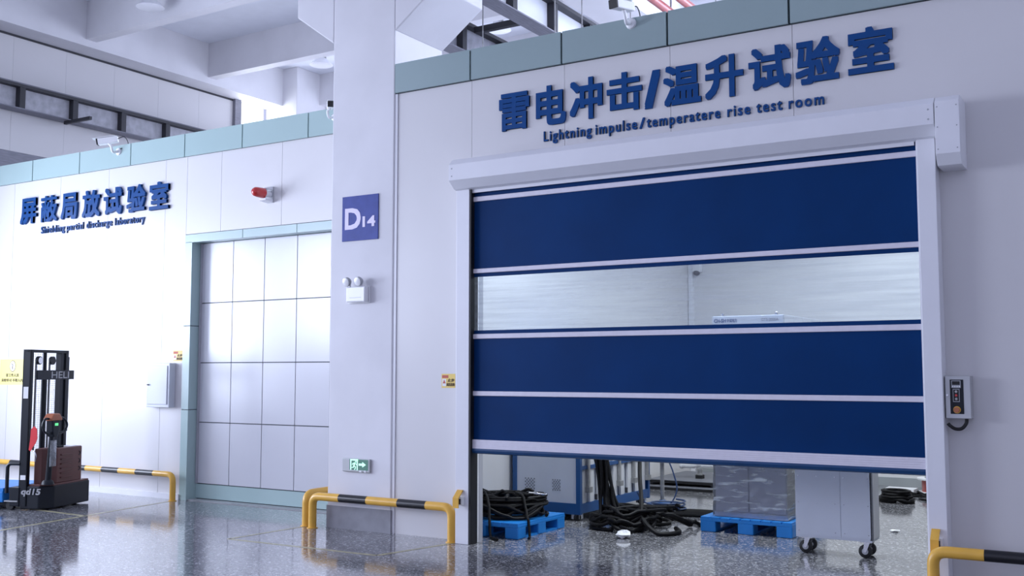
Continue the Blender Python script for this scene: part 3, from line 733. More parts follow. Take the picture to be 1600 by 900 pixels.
floor_line((-10.77, 9.17), (-10.30, 6.5), 0.05, 'faint yellow floor line from the left rail foot')
floor_line((-15.0, 7.9), (-10.5, 7.72), 0.05, 'faint yellow floor line in front of the pallet stacker')

# ------------------------------------------------------------------ lamps and cameras overhead
def high_bay(x, y, z, lab):
    t = thing('pendant_lamp', lab, 'lamp', (x, y, z), group='pendant lamps under the hall ceiling')
    MB().lathe((x, y, z), (0, 0, 1), [(0.0, 0.215), (0.004, 0.222), (0.03, 0.195), (0.09, 0.14), (0.13, 0.09), (0.135, 0.085), (0.128, 0.08), (0.085, 0.128), (0.03, 0.18), (0.008, 0.205)], 28).build('reflector', 'white_metal', t, smooth=True)
    mb = MB()
    prof = []
    for i in range(4): prof += [(0.135 + i * 0.03, 0.092), (0.15 + i * 0.03, 0.092), (0.15 + i * 0.03, 0.08), (0.165 + i * 0.03, 0.08)]
    mb.lathe((x, y, z), (0, 0, 1), prof, 20).build('heat_sink', 'dull_metal', t)
    MB().cyl((x, y, z + 0.25), (x, y, 8.12), 0.012).build('stem', 'dull_metal', t)
    MB().lathe((x, y, z + 0.10), (0, 0, -1), [(0, 0.07), (0.01, 0.068)], 18).build('diffuser', 'white_plastic', t)
high_bay(-13.5, 10.82, 7.5, 'white pendant lamp at the top left, in front of the other two')
high_bay(-13.30, 14.65, 7.5, 'white pendant lamp just left of the column')
high_bay(-9.32, 14.70, 7.5, 'white pendant lamp just right of the column corbel')

def cctv(base, aim, lab, s=1.0):
    t = thing('security_camera', lab, 'security camera', base)
    bx, by, bz = base
    MB().lathe((bx, by, bz), (0, -1, 0), [(0, 0.055 * s), (0.02, 0.05 * s), (0.03, 0.03 * s)], 16).build('base', 'white_plastic', t, smooth=True)
    top = Vector((bx + aim[0] * 0.06, by - 0.13, bz + 0.095 * s))
    MB().tube(smooth_path([(bx, by - 0.02, bz), (bx, by - 0.10, bz - 0.02), (bx, by - 0.13, bz + 0.05), tuple(top)], 5), 0.018 * s, 10).build('arm', 'white_plastic', t, smooth=True)
    d = Vector(aim).normalized(); up = Vector((0, 0, 1)); side = d.cross(up).normalized(); u = side.cross(d)
    def P(a, b, c): return top + d * a * s + side * b * s + u * c * s
    def hexa(a0, a1, w0, w1, h0, h1):
        mb = MB()
        mb.add([P(a0, -w0, h0), P(a0, w0, h0), P(a0, w0, h1), P(a0, -w0, h1), P(a1, -w1, h0), P(a1, w1, h0), P(a1, w1, h1), P(a1, -w1, h1)],
               [(0, 1, 2, 3), (7, 6, 5, 4), (0, 4, 5, 1), (1, 5, 6, 2), (2, 6, 7, 3), (3, 7, 4, 0)]); return mb
    bd = hexa(-0.13, 0.14, 0.045, 0.05, 0.0, 0.09).build('body', 'white_plastic', t, bevel=0.012)
    hexa(0.135, 0.155, 0.048, 0.05, 0.004, 0.086).build('front_glass', 'black', bd)
    hexa(-0.10, 0.20, 0.052, 0.056, 0.092, 0.10).build('sun_shield', 'white_plastic', t, bevel=0.003)
    MB().tube(smooth_path([P(-0.13, 0, 0.05), P(-0.22, 0, 0.06), P(-0.25, 0.0, -0.05), (bx + 0.03, by - 0.01, bz + 0.03)], 5), 0.006, 6).build('cable', 'steel_dark', t)
cctv((-12.18, YL - 0.025, 4.72), (-0.85, -0.7, -0.22), 'white security camera on top of the left laboratory fascia')
cctv((-3.95, YR - 0.035, 4.845), (-0.25, -1.0, -0.12), 'white security camera with dark face on the right fascia', 0.95)
cctv((-8.22, YL - 0.025, 4.69), (0.7, -0.7, -0.1), 'white security camera half hidden behind the column edge', 0.8)

# red fire pipes and hanger rods behind the right fascia
t = thing('fire_pipe', 'pair of red pipes running up behind the right fascia', 'pipe', (-5.1, 10.0, 6.2))
for dx, dz in ((0, 0), (0.16, 0.14)):
    MB().cyl((-5.18 + dx, 4.0, 6.35 + dz), (-5.18 + dx, 13.0, 6.35 + dz), 0.055, 14).build('pipe', 'pipe_red', t, smooth=True)
    MB().lathe((-5.18 + dx, 12.9, 6.35 + dz), (0, 1, 0), [(0, 0.075), (0.08, 0.075)], 14).build('coupling', 'pipe_red', t)
    for y in (10.2, 12.4): MB().cyl((-5.18 + dx, y, 6.35 + dz), (-5.18 + dx, y, 8.12), 0.014, 8).build('hanger', 'dull_metal', t)
for i, (x, y) in enumerate(((-6.95, 10.6), (-5.75, 10.3), (-5.5, 10.5), (-5.25, 11.3), (-3.9, 10.6), (-3.65, 10.7))):
    o = MB().cyl((x, y, 4.6), (x, y, 8.12), 0.007, 6).build('hanger_rod', 'dull_metal')
    tag(o, 'thin steel hanger rod rising from the test room roof', 'rod', 'hanger rods above the test room')

# ------------------------------------------------------------------ pallet stacker (left)
SA = math.radians(110.4)
st = thing('pallet_stacker', 'dark electric pallet stacker with brown motor cover by the left wall', 'pallet stacker', (-11.26, 7.75, 0), SA)
def part(mb, name, m, parent=st, **kw): return mb.build(name, m, parent, local=True, **kw)
ch = part(MB().prism([(0.0, 0.37), (0.0, 0.12), (0.12, 0.0), (0.84, 0.0), (0.84, 0.37)], 'z', 0.018, 0.285), 'chassis', 'dark_paint', bevel=0.012)
part(MB().prism([(0.02, 0.27), (0.03, 0.13), (0.135, 0.015), (0.835, 0.012), (0.835, 0.27)], 'z', 0.28, 0.305), 'deck', 'brown', bevel=0.006)
hood = part(MB().prism([(0.10, 0.27), (0.10, 0.165), (0.19, 0.14), (0.21, 0.035), (0.68, 0.02), (0.73, 0.05), (0.73, 0.27)], 'z', 0.30, 0.725), 'motor_cover', 'brown', bevel=0.015)
for i in range(6):
    part(MB().box(0.27, 0.50, 0.012, 0.04, 0.36 + i * 0.055, 0.373 + i * 0.055), 'rib', 'brown', hood, bevel=0.003)
for i in range(3):
    part(MB().tube([(0.63 + 0.022 * math.cos(a), 0.02, 0.45 + i * 0.095 + 0.022 * math.sin(a)) for a in [math.radians(-100 + 20 * k) for k in range(11)]], 0.006, 6), 'louvre', 'dark_paint', hood)
part(MB().box(0.30, 0.40, 0.08, 0.13, 0.725, 0.75), 'switch', 'dark_paint', hood, bevel=0.004)
part(MB().box(0.50, 0.64, 0.06, 0.20, 0.725, 0.731), 'sticker', 'paper', hood)
# mast
ZT = 1.92
for x0, x1 in ((-0.01, 0.035), (0.675, 0.735)):
    part(MB().box(x0, x1, 0.28, 0.295, 0.05, ZT).box(x0, x0 + 0.014, 0.28, 0.385, 0.05, ZT).box(x0, x1, 0.37, 0.385, 0.05, ZT), 'mast_channel', 'dark_paint', bevel=0.002)
part(MB().box(0.035, 0.065, 0.295, 0.37, 0.10, 1.90), 'inner_channel', 'dark_paint', bevel=0.002)
part(MB().box(0.60, 0.66, 0.295, 0.37, 0.10, 1.90), 'inner_channel', 'dark_paint', bevel=0.002)
part(MB().box(-0.01, 0.735, 0.28, 0.385, ZT - 0.035, ZT), 'top_crossbar', 'dark_paint', bevel=0.003)
part(MB().box(0.735, 0.775, 0.295, 0.37, 0.9, ZT - 0.08), 'side_cover', 'dark_paint', bevel=0.003)
cy = part(MB().cyl((0.33, 0.335, 0.3), (0.33, 0.335, 1.58), 0.036, 14), 'lift_cylinder', 'dark_paint', smooth=True)
part(MB().cyl((0.33, 0.335, 1.58), (0.33, 0.335, 1.90), 0.024, 12), 'piston_rod', 'dark_paint', cy, smooth=True)
for x in (0.19, 0.45):
    part(MB().lathe((x, 0.30, 1.79), (0, 1, 0), [(0, 0.052), (0.03, 0.052)], 18), 'chain_wheel', 'dark_paint', smooth=True)
    part(MB().box(x - 0.052, x - 0.034, 0.315, 0.33, 0.70, 1.79), 'chain', 'steel_dark')
part(MB().lathe((0.19, 0.298, 1.79), (0, -1, 0), [(0, 0.040), (0.006, 0.040)], 18), 'wheel_ring', 'chrome')
mb = MB()
for k in range(46): mb.box(0.06, 0.62, 0.376, 0.379, 0.72 + k * 0.026, 0.7225 + k * 0.026)
for k in range(13): mb.box(0.08 + k * 0.043, 0.0825 + k * 0.043, 0.376, 0.379, 0.72, 1.90)
part(mb, 'mesh_guard', 'grey_plastic')
np_ = part(MB().box(0.10, 0.83, 0.262, 0.28, 1.555, 1.67), 'name_plate', 'dark_paint', bevel=0.002)
def stacker_text(body, x0, x1, z0, z1, y, bold, parent):
    """lettering on a face toward -y of the truck"""
    me = text_mesh_bold(body, bold); a, b, c, d = extent(me)
    for v in me.vertices:
        v.co = Vector((x0 + (v.co.x - a) / (b - a) * (x1 - x0), y - (0.002 if v.co.z > 0 else 0), z0 + (v.co.y - c) / (d - c) * (z1 - z0)))
    me.materials.clear(); me.materials.append(M['white_plastic'])
    o = bpy.data.objects.new('lettering', me); COL.objects.link(o); o.parent = parent; return o
stacker_text('HELI', 0.37, 0.72, 1.57, 1.655, 0.262, 0.01, np_)
def side_text(body, y0, y1, z0, z1, x, bold, parent, slant=0.0):
    """lettering on a face toward -x of the truck"""
    me = text_mesh_bold(body, bold); a, b, c, d = extent(me)
    for v in me.vertices:
        zz = z0 + (v.co.y - c) / (d - c) * (z1 - z0)
        v.co = Vector((x - (0.002 if v.co.z > 0 else 0), y0 + (v.co.x - a) / (b - a) * (y1 - y0) - slant * (zz - z0), zz))
    me.materials.clear(); me.materials.append(M['white_plastic'])
    o = bpy.data.objects.new('lettering', me); COL.objects.link(o); o.parent = parent; return o
side_text('qd15', 0.355, 0.10, 0.165, 0.26, -0.0115, 0.03, ch, 0.2)
part(MB().box(-0.013, -0.0095, 0.30, 0.365, 1.33, 1.47), 'label', 'paper')
part(MB().box(-0.013, -0.0095, 0.295, 0.365, 0.36, 0.415), 'label', 'paper')
# tiller
tx, ty = 0.075, 0.055
part(MB().cyl((tx, ty, 0.30), (tx, ty - 0.03, 0.90), 0.036, 14, r1=0.028), 'tiller_arm', 'dark_paint', smooth=True)
part(MB().lathe((tx, ty, 0.305), (0, 0, 1), [(0, 0.075), (0.03, 0.068), (0.05, 0.05)], 16), 'tiller_base', 'dark_paint', smooth=True)
hd = part(MB().prism([(tx - 0.065, 0.94), (tx - 0.04, 0.87), (tx + 0.04, 0.87), (tx + 0.065, 0.94), (tx + 0.075, 1.07), (tx - 0.075, 1.07)], 'y', ty - 0.09, ty), 'tiller_head', 'dark_paint', bevel=0.012)
part(MB().prism([(tx - 0.11, 1.065), (tx + 0.11, 1.065), (tx + 0.10, 1.095), (tx + 0.055, 1.15), (tx - 0.055, 1.15), (tx - 0.10, 1.095)], 'y', ty - 0.10, ty + 0.02), 'thumb_pad', 'orange', hd, bevel=0.014)
part(MB().box(tx - 0.03, tx + 0.03, ty - 0.094, ty - 0.089, 1.005, 1.035), 'display', 'screen_green', hd)
for s in (-1, 1):
    pth = smooth_path([(tx + s * 0.055, ty - 0.05, 1.08), (tx + s * 0.17, ty - 0.06, 1.09), (tx + s * 0.235, ty - 0.07, 1.01), (tx + s * 0.18, ty - 0.07, 0.93), (tx + s * 0.05, ty - 0.06, 0.91)], 6)
    part(MB().tube(pth, 0.014, 8), 'handle', 'dark_paint', hd, smooth=True)
part(MB().box(tx - 0.06, tx + 0.06, ty - 0.06, ty - 0.055, 0.52, 0.83), 'document_pouch', 'pouch')
part(MB().prism([(0.24, 0.96), (0.20, 1.0), (0.16, 0.97), (0.15, 0.86), (0.17, 0.80), (0.20, 0.76), (0.235, 0.70), (0.26, 0.72), (0.245, 0.84)], 'x', -0.02, -0.014), 'red_tag', 'red_cloth')
part(MB().tube(smooth_path([(-0.012, 0.22, 0.70), (-0.03, 0.17, 0.70), (-0.03, 0.15, 0.64), (-0.012, 0.17, 0.58)], 5), 0.005, 6), 'hook_wire', 'chrome')
# guard loop, step, support legs, forks, wheels
part(MB().tube(elbow([(0.0, 0.55, 0.20), (0.0, 0.55, 0.55), (0.0, 0.375, 0.55)], 0.06), 0.022, 8), 'guard_loop', 'dark_paint', smooth=True)
for x0 in (-0.02, 0.66):
    part(MB().box(x0, x0 + 0.12, 0.37, 0.50, 0.05, 0.27), 'carriage', 'dark_paint', bevel=0.006)
part(MB().box(-0.03, 0.78, 0.38, 0.56, 0.10, 0.115), 'step_plate', 'dull_metal')
for x0 in (0.08, 0.56):
    part(MB().box(x0, x0 + 0.16, 0.37, 1.70, 0.035, 0.085), 'fork', 'dark_paint', bevel=0.01)
    part(MB().cyl((x0 + 0.03, 1.55, 0.035), (x0 + 0.13, 1.55, 0.035), 0.035, 14), 'load_wheel', 'black', smooth=True)
for x, y in ((0.16, 0.10), (0.70, 0.10), (0.70, 0.30), (0.02, 0.50)):
    part(MB().cyl((x - 0.025, y, 0.05), (x + 0.025, y, 0.05), 0.05, 16), 'wheel', 'black', smooth=True)

# ------------------------------------------------------------------ pallets
def pallet(lab, loc, rz, w, d, h):
    """plastic pallet, origin at its near left corner"""
    t = thing('plastic_pallet', lab, 'pallet', loc, rz)
    def pt(mb, n, **k): return mb.build(n, 'pallet', t, local=True, **k)
    mb = MB()
    for i in range(9):
        a = i * w / 9.0; mb.box(a + 0.004, a + w / 9 - 0.004, 0, d, h - 0.022, h)
    mb.box(0, w, 0, d, h - 0.045, h - 0.02)
    pt(mb, 'deck', bevel=0.003)
    fw = w * 0.17
    for ix in range(3):
        for iy in range(3):
            x0 = (0, (w - fw) / 2, w - fw)[ix]; y0 = (0, (d - fw) / 2, d - fw)[iy]
            pt(MB().box(x0, x0 + fw, y0, y0 + fw, 0.0, h - 0.04), 'foot', bevel=0.012)
    for ix in range(3):
        x0 = (0, (w - fw) / 2, w - fw)[ix]; pt(MB().box(x0 + 0.01, x0 + fw - 0.01, 0.02, d - 0.02, 0.0, 0.02), 'runner')
    return t
pallet('blue plastic pallet under the heap of black cables', (-6.30, 8.86, 0), 0, 0.92, 0.96, 0.155)
pallet('blue plastic pallet under the film-wrapped cabinet', (-4.065, 10.34, 0), 0, 0.965, 1.55, 0.155)
# pallet on the stacker forks
fp = pallet('blue plastic pallet on the forks of the stacker at the left edge', (0, 0, 0), SA, 0.9, 1.1, 0.17)
fp.location = (-11.26 - 0.937 * 0.60, 7.75 - 0.349 * 0.60, 0.086)

# ------------------------------------------------------------------ inside the test room
# blue-framed equipment cabinet
X0, X1, Y0, Y1 = -6.33, -5.45, 10.30, 12.18
ec = thing('equipment_cabinet', 'blue-framed grey test cabinet at the left wall of the room', 'cabinet', ((X0 + X1) / 2, Y0, 0))
HT = 1.90
MB().box(X0 + 0.03, X1 - 0.06, Y0 + 0.02, Y1 - 0.02, 0.10, HT - 0.02).build('core', 'grey_panel', ec)
for x, y in ((X0, Y0), (X1 - 0.055, Y0), (X0, Y1 - 0.055), (X1 - 0.055, Y1 - 0.055)):
    MB().box(x, x + 0.055, y, y + 0.055, 0.07, HT).build('corner_post', 'navy', ec, bevel=0.004)
fr = MB().box(X0 + 0.055, X1 - 0.055, Y0 + 0.012, Y0 + 0.024, 0.19, HT - 0.05).build('front_panel', 'grey_panel', ec)
MB().box(X0 + 0.05, X1 - 0.05, Y0 + 0.002, Y0 + 0.05, 0.07, 0.19).build('bottom_rail', 'navy', ec)
MB().box(X1 - 0.05, X1 - 0.004, Y0 + 0.05, Y1 - 0.05, 0.08, 0.185).build('bottom_rail', 'navy', ec)
MB().box(X1 - 0.045, X1 - 0.004, Y0 + 0.05, Y1 - 0.05, 0.56, 0.60).build('middle_rail', 'navy', ec)
MB().box(X0, X1, Y0, Y1, HT - 0.05, HT).build('top_panel', 'navy', ec)
for cx, cz, w in ((-6.10, 0.385, 0.135), (-5.755, 0.385, 0.105)):
    mb = MB()
    for i in range(7):
        for j in range(7):
            if (i + j) % 2 == 0: mb.box(cx - w / 2 + i * w / 7, cx - w / 2 + (i + 0.7) * w / 7, Y0 + 0.008, Y0 + 0.013, cz - 0.065 + j * 0.0186, cz - 0.065 + (j + 0.7) * 0.0186)
    mb.build('vent', 'grey_dark', fr)
for i in range(9):
    y = Y0 + 0.13 + i * 0.20
    MB().box(X1 - 0.05, X1 - 0.02, y - 0.055, y + 0.045, 0.185, HT - 0.06).build('side_panel', 'cab_white', ec, bevel=0.004)
    if i % 2 == 0:
        MB().box(X1 - 0.022, X1 + 0.012, y + 0.05, y + 0.095, 0.30, 1.5).build('busbar', 'dull_metal', ec)
        MB().box(X1 - 0.02, X1 + 0.03, y + 0.03, y + 0.12, 0.30, 0.36).build('terminal', 'dull_metal', ec)
    else:
        MB().box(X1 - 0.022, X1 + 0.006, y + 0.06, y + 0.085, 0.20, 0.26).build('latch', 'steel_dark', ec)
for x, y in ((X1 - 0.08, Y0 + 0.08), (X1 - 0.08, Y1 - 0.1), (X0 + 0.08, Y0 + 0.08)):
    c = MB().box(x - 0.05, x + 0.05, y - 0.05, y + 0.05, 0.015, 0.085).build('caster', 'white_plastic', ec, bevel=0.006)
    MB().cyl((x + 0.005, y - 0.04, 0.038), (x + 0.045, y - 0.055, 0.038), 0.037, 14).build('wheel', 'black', c)

# film-wrapped cabinet on the right pallet
WX0, WX1, WY0, WY1, WZ0, WZ1 = -3.93, -3.175, 10.42, 11.82, 0.158, 2.235
wc = thing('wrapped_cabinet', 'tall grey two-door cabinet wrapped in clear film on a blue pallet', 'cabinet', ((WX0 + WX1) / 2, WY0, WZ0))
MB().box(WX0, WX1, WY0 + 0.02, WY1, WZ0, WZ1 - 0.002).build('body', 'grey_panel', wc, bevel=0.004)
MB().box(WX0 - 0.005, WX1 + 0.005, WY0 + 0.005, WY1, WZ0, WZ0 + 0.05).build('plinth', 'grey_panel', wc)
for a, b in ((WX0 + 0.008, -3.572), (-3.560, WX1 - 0.008)):
    MB().box(a, b, WY0 + 0.002, WY0 + 0.02, WZ0 + 0.06, 2.13).build('cabinet_door', 'grey_panel', wc, bevel=0.003)
lp = MB().box(WX0, WX1, WY0, WY0 + 0.02, 2.135, 2.225).build('header_panel', 'grey_panel', wc)
glyph_fit('CH-SH', WX0 + 0.02, WX0 + 0.15, 2.165, 2.205, WY0, 0.002, 'lettering', 'text', lp, 0.03)
glyph_fit('中试电力', WX0 + 0.16, WX0 + 0.27, 2.165, 2.205, WY0, 0.002, 'lettering', 'text', lp, 0.03)
glyph_fit('GTS-2000A', WX0 + 0.53, WX0 + 0.71, 2.172, 2.202, WY0, 0.002, 'lettering', 'grey_dark', lp, 0.0)
mb = MB()
for i in range(4):
    y = WY0 + 0.03 + i * 0.34; mb.box(WX1 - 0.001, WX1 + 0.004, y + 0.01, y + 0.33, 2.12, 2.23)
mb.build('side_strip', 'white_metal', wc)
for sx in (WX0 + 0.08, WX1 - 0.10): MB().lathe((sx, WY0 + 0.1, WZ1 - 0.002), (0, 0, 1), [(0, 0.02), (0.03, 0.02), (0.035, 0.01)], 10).build('lifting_eye', 'chrome', wc)
mb = MB(); ring = []; e = 0.014
nz, rngf = 26, random.Random(3)
per = []
nx, ny = 10, 8
for i in range(nx): per.append((WX0 - e + (WX1 - WX0 + 2 * e) * i / nx, WY0 - e))
for i in range(ny): per.append((WX1 + e, WY0 - e + (WY1 - WY0 + 2 * e) * i / ny))
for i in range(nx): per.append((WX1 + e - (WX1 - WX0 + 2 * e) * i / nx, WY1 + e))
for i in range(ny): per.append((WX0 - e, WY1 + e - (WY1 - WY0 + 2 * e) * i / ny))
vs = []; N = len(per)
for k in range(nz + 1):
    z = WZ0 + 0.01 + (2.05 - WZ0) * k / nz
    for x, y in per: vs.append((x + rngf.uniform(-0.007, 0.007), y + rngf.uniform(-0.007, 0.007), z + rngf.uniform(-0.015, 0.015)))
mb.add(vs, [(k * N + i, k * N + (i + 1) % N, (k + 1) * N + (i + 1) % N, (k + 1) * N + i) for k in range(nz) for i in range(N)])
mb.build('stretch_film', 'film', wc, smooth=False)['label'] = 'wrinkled clear stretch film'

# cabinet on casters at the door
CX0, CX1, CY0, CY1 = -2.845, -2.165, 9.60, 9.86
cc = thing('caster_cabinet', 'plain pale grey metal cabinet on black casters in the doorway', 'cabinet', ((CX0 + CX1) / 2, CY0, 0))
MB().box(CX0, CX1, CY0, CY1, 0.145, 1.80).build('body', 'grey_panel', cc, bevel=0.004)
MB().box(CX0 + 0.012, -2.438, CY0 - 0.006, CY0, 0.17, 1.78).build('front_sheet', 'grey_panel', cc)
MB().box(-2.434, CX1 - 0.012, CY0 - 0.006, CY0, 0.17, 1.78).build('front_sheet', 'grey_panel', cc)
MB().box(CX1, CX1 + 0.006, CY0 + 0.03, CY1, 0.17, 1.78).build('side_sheet', 'white_metal', cc)
MB().box(CX1 - 0.02, CX1 + 0.004, CY0 + 0.0, CY0 + 0.025, 0.16, 1.79).build('edge_strip', 'grey_dark', cc)
mb = MB().box(CX1 - 0.04, CX1 + 0.10, CY0 + 0.12, CY0 + 0.16, 0.825, 0.865); mb.build('handle', 'black', cc, bevel=0.01)
for x in (CX0 + 0.03, CX0 + 0.2, CX0 + 0.36, CX0 + 0.44, CX1 - 0.03):
    for z in (0.205, 0.46, 0.70):
        MB().lathe((x, CY0 - 0.006, z), (0, -1, 0), [(0, 0.006), (0.003, 0.004)], 8).build('rivet', 'chrome', cc)
for x in (CX0 + 0.09, CX1 - 0.06):
    for y in (CY0 + 0.05, CY1 - 0.05):
        c = MB().box(x - 0.05, x + 0.05, y - 0.045, y + 0.045, 0.138, 0.145).prism([(x - 0.02, 0.138), (x + 0.03, 0.138), (x - 0.005, 0.05), (x - 0.03, 0.05)], 'y', y - 0.026, y - 0.022).prism([(x - 0.02, 0.138), (x + 0.03, 0.138), (x - 0.005, 0.05), (x - 0.03, 0.05)], 'y', y + 0.022, y + 0.026).build('caster', 'chrome', cc)
        MB().lathe((x - 0.015, y - 0.018, 0.058), (0, 1, 0), [(0, 0.05), (0.004, 0.058), (0.032, 0.058), (0.036, 0.05)], 20).build('wheel', 'black', c, smooth=True)
        MB().lathe((x - 0.015, y - 0.021, 0.058), (0, 1, 0), [(0, 0.028), (0.042, 0.028)], 16).build('wheel_hub', 'grey_plastic', c)

# black cables: every new cable is draped over the ones already lying there
rng = random.Random(11)
CELL = 0.008
HM = {}
def lay(pts, r, n, base, fixed=0, cap=9.0, slope=0.45):
    """smooth path whose height rests on floor/pallet (base) and earlier cables; the first `fixed` control points keep their height"""
    P = smooth_path(pts, n); m = len(P); k = int(2.0 * r / CELL) + 1
    def top(x, y, rad):
        h = -1.0; q = int(rad / CELL) + 1; ix, iy = int(round(x / CELL)), int(round(y / CELL))
        for a in range(-q, q + 1):
            for b in range(-q, q + 1):
                if (a * a + b * b) * CELL * CELL <= rad * rad:
                    v = HM.get((ix + a, iy + b))
                    if v is not None and v > h: h = v
        return h
    pend = []
    def reg(p):
        q = int(r / CELL) + 1; ix, iy = int(round(p.x / CELL)), int(round(p.y / CELL))
        for a in range(-q, q + 1):
            for b in range(-q, q + 1):
                d2 = (a * a + b * b) * CELL * CELL
                if d2 <= r * r * 1.1:
                    v = p.z + math.sqrt(max(r * r - d2, 0)); key = (ix + a, iy + b)
                    if v > HM.get(key, -1): HM[key] = v
    out = []
    z = []
    for i, p in enumerate(P):
        bz = base(p.x, p.y) if callable(base) else base
        z.append(p.z if i < fixed * n else max(bz + r, top(p.x, p.y, r * 1.6) + r + 0.002, p.z if i < fixed * n else 0))
    for sweep in (range(1, m), range(m - 2, -1, -1)):
        for i in sweep:
            j = i - 1 if sweep.step == 1 else i + 1
            d = math.hypot(P[i].x - P[j].x, P[i].y - P[j].y)
            if i >= fixed * n: z[i] = max(z[i], z[j] - slope * d if j >= fixed * n else z[i])
    Q = [Vector((p.x, p.y, min(zz, cap) if i >= fixed * n else zz)) for i, (p, zz) in enumerate(zip(P, z))]
    for i in range(m):
        reg(Q[i])
        if i: reg((Q[i] + Q[i - 1]) / 2)
    return Q
def cable(pts, r, lab, group, base=0.0, n=5, m='cable', fixed=0, turns=None, cap=9.0, slope=0.45):
    """one cable: its path may be given as several turns that are laid one after the other"""
    if turns:
        P = []
        for seg in turns:
            Q = lay(seg, r, n, base, 0, cap); P += Q if not P else Q[1:]
    else: P = lay(pts, r, n, base, fixed, cap, slope)
    o = MB().tube(P, r, 8).build('power_cable', m, smooth=True)
    return tag(o, lab, 'cable', group)
def loops(cx, cy, rx, ry, turns, jit):
    """half-turn pieces of a loose coil, each laid on the ones before"""
    ph = rng.uniform(0, 6.28); segs = []; last = None; k = 6; tilt = rng.uniform(0, 3.14)
    for t in range(int(turns * 2)):
        seg = [last] if last else []
        qx, qy = rx * (1 + rng.uniform(-jit, jit)), ry * (1 + rng.uniform(-jit, jit)); ox, oy = rng.uniform(-jit, jit) * rx, rng.uniform(-jit, jit) * ry
        for i in range(0 if not last else 1, k + 1):
            a = ph + math.pi * (t + i / k)
            u, w = qx * math.cos(a), qy * math.sin(a)
            seg.append((cx + ox + u * math.cos(tilt * 0.3) - w * math.sin(tilt * 0.3), cy + oy + u * math.sin(tilt * 0.3) + w * math.cos(tilt * 0.3), 0))
        last = seg[-1]; segs.append(seg)
    return segs
def on_pallet(x, y): return 0.158 if -6.31 < x < -5.37 and 8.85 < y < 9.83 else 0.0
for i in range(8):
    f = rng.uniform(0.27, 0.41)
    cable(None, 0.0165, 'one of the thick black cables coiled in the heap on the blue pallet', 'cables heaped on the left pallet', base=0.158,
          turns=loops(-5.83 + rng.uniform(-0.04, 0.04), 9.33 + rng.uniform(-0.04, 0.04), f, f * rng.uniform(0.85, 1.0), 2, 0.10), cap=rng.uniform(0.26, 0.42))
for a in (0.3, 1.2, 2.2, 2.9, 0.8):
    dx, dy = 0.36 * math.cos(a), 0.36 * math.sin(a); ox, oy = rng.uniform(-0.12, 0.12), rng.uniform(-0.12, 0.12)
    cable([(-5.84 - dx, 9.33 - dy, 0), (-5.84 - dx * 0.5 + ox, 9.33 - dy * 0.5 + oy, 0), (-5.84 + dx * 0.4 + ox, 9.33 + dy * 0.4 + oy, 0), (-5.84 + dx * 0.9, 9.33 + dy * 0.9, 0)], 0.017, 'thick black cable thrown across the top of the heap on the left pallet', 'cables across the top of the heap', base=0.158, cap=0.46)
for pts in ([(-5.98, 9.15, 0), (-5.80, 8.97, 0), (-5.70, 8.84, 0), (-5.62, 8.76, 0), (-5.52, 8.70, 0)], [(-6.0, 9.3, 0), (-5.92, 9.0, 0), (-5.86, 8.84, 0), (-5.80, 8.74, 0), (-5.70, 8.70, 0)], [(-5.7, 9.35, 0), (-5.52, 9.2, 0), (-5.42, 9.1, 0), (-5.33, 9.0, 0), (-5.30, 8.93, 0)]):
    cable(pts, 0.014, 'black cable end with a metal lug drooping over the pallet edge', 'drooping cable ends at the left pallet', base=on_pallet, slope=2.2)
HM_top = max(HM.values())
o = MB().lathe((-5.60, 9.45, HM_top - 0.06), (1, 0.0, 0.02), [(0, 0.02), (0.10, 0.02), (0.11, 0.012), (0.20, 0.010), (0.21, 0.004)], 12).build('cable_plug', 'chrome', smooth=True)
tag(o, 'silver cable plug sticking out of the heap on the left pallet', 'plug')
# tangle on the floor, then the bundle hanging down beside the blue-framed cabinet
for i in range(8):
    cx, cy = -4.74 + rng.uniform(-0.22, 0.24), 10.10 + rng.uniform(-0.20, 0.55)
    cable(None, 0.0185, 'one of the black cables tangled on the floor between the two pallets', 'cables tangled on the floor',
          turns=loops(cx, cy, rng.uniform(0.20, 0.40), rng.uniform(0.18, 0.36), 1.5, 0.2), cap=0.07 + 0.014 * i)
for i in range(5):
    cable([(-5.0 + 0.06 * i, 10.9 + 0.12 * i, 0), (-4.75, 11.2 + 0.11 * i, 0), (-4.5, 11.3 + i * 0.1, 0), (-4.28, 11.35 + 0.1 * i, 0), (-4.14, 11.5 + 0.1 * i, 0)], 0.02, 'black cable running along the floor behind the wrapped cabinet pallet', 'cables running behind the right pallet')
for i in range(11):
    r0 = 0.028 if i < 4 else 0.072; a0 = (i * math.pi / 2 if i < 4 else (i - 4) * 2 * math.pi / 7); tw = 2.6 if i < 4 else 2.2
    pts = []
    for z, cx, cy, q in ((1.30, -5.33, 10.42, 1.0), (1.0, -5.29, 10.40, 1.05), (0.75, -5.24, 10.38, 0.95), (0.55, -5.19, 10.36, 0.9), (0.38, -5.15, 10.34, 1.0), (0.24, -5.12, 10.32, 1.25)):
        a = a0 + tw * z
        pts.append((cx + r0 * q * math.cos(a), cy + r0 * q * math.sin(a), z))
    x, y, _ = pts[-1]; d = a0 + tw * 0.2
    pts += [(x + 0.12 + 0.06 * math.cos(d), y - 0.06 + 0.10 * math.sin(d), 0), (x + 0.34 + 0.1 * math.cos(d), y - 0.12 + 0.22 * math.sin(d), 0), (x + 0.60, y + rng.uniform(-0.35, 0.3), 0)]
    cable(pts, 0.019, 'one of the black sleeved cables hanging down beside the blue-framed cabinet', 'hanging black cables', fixed=6, cap=0.2)
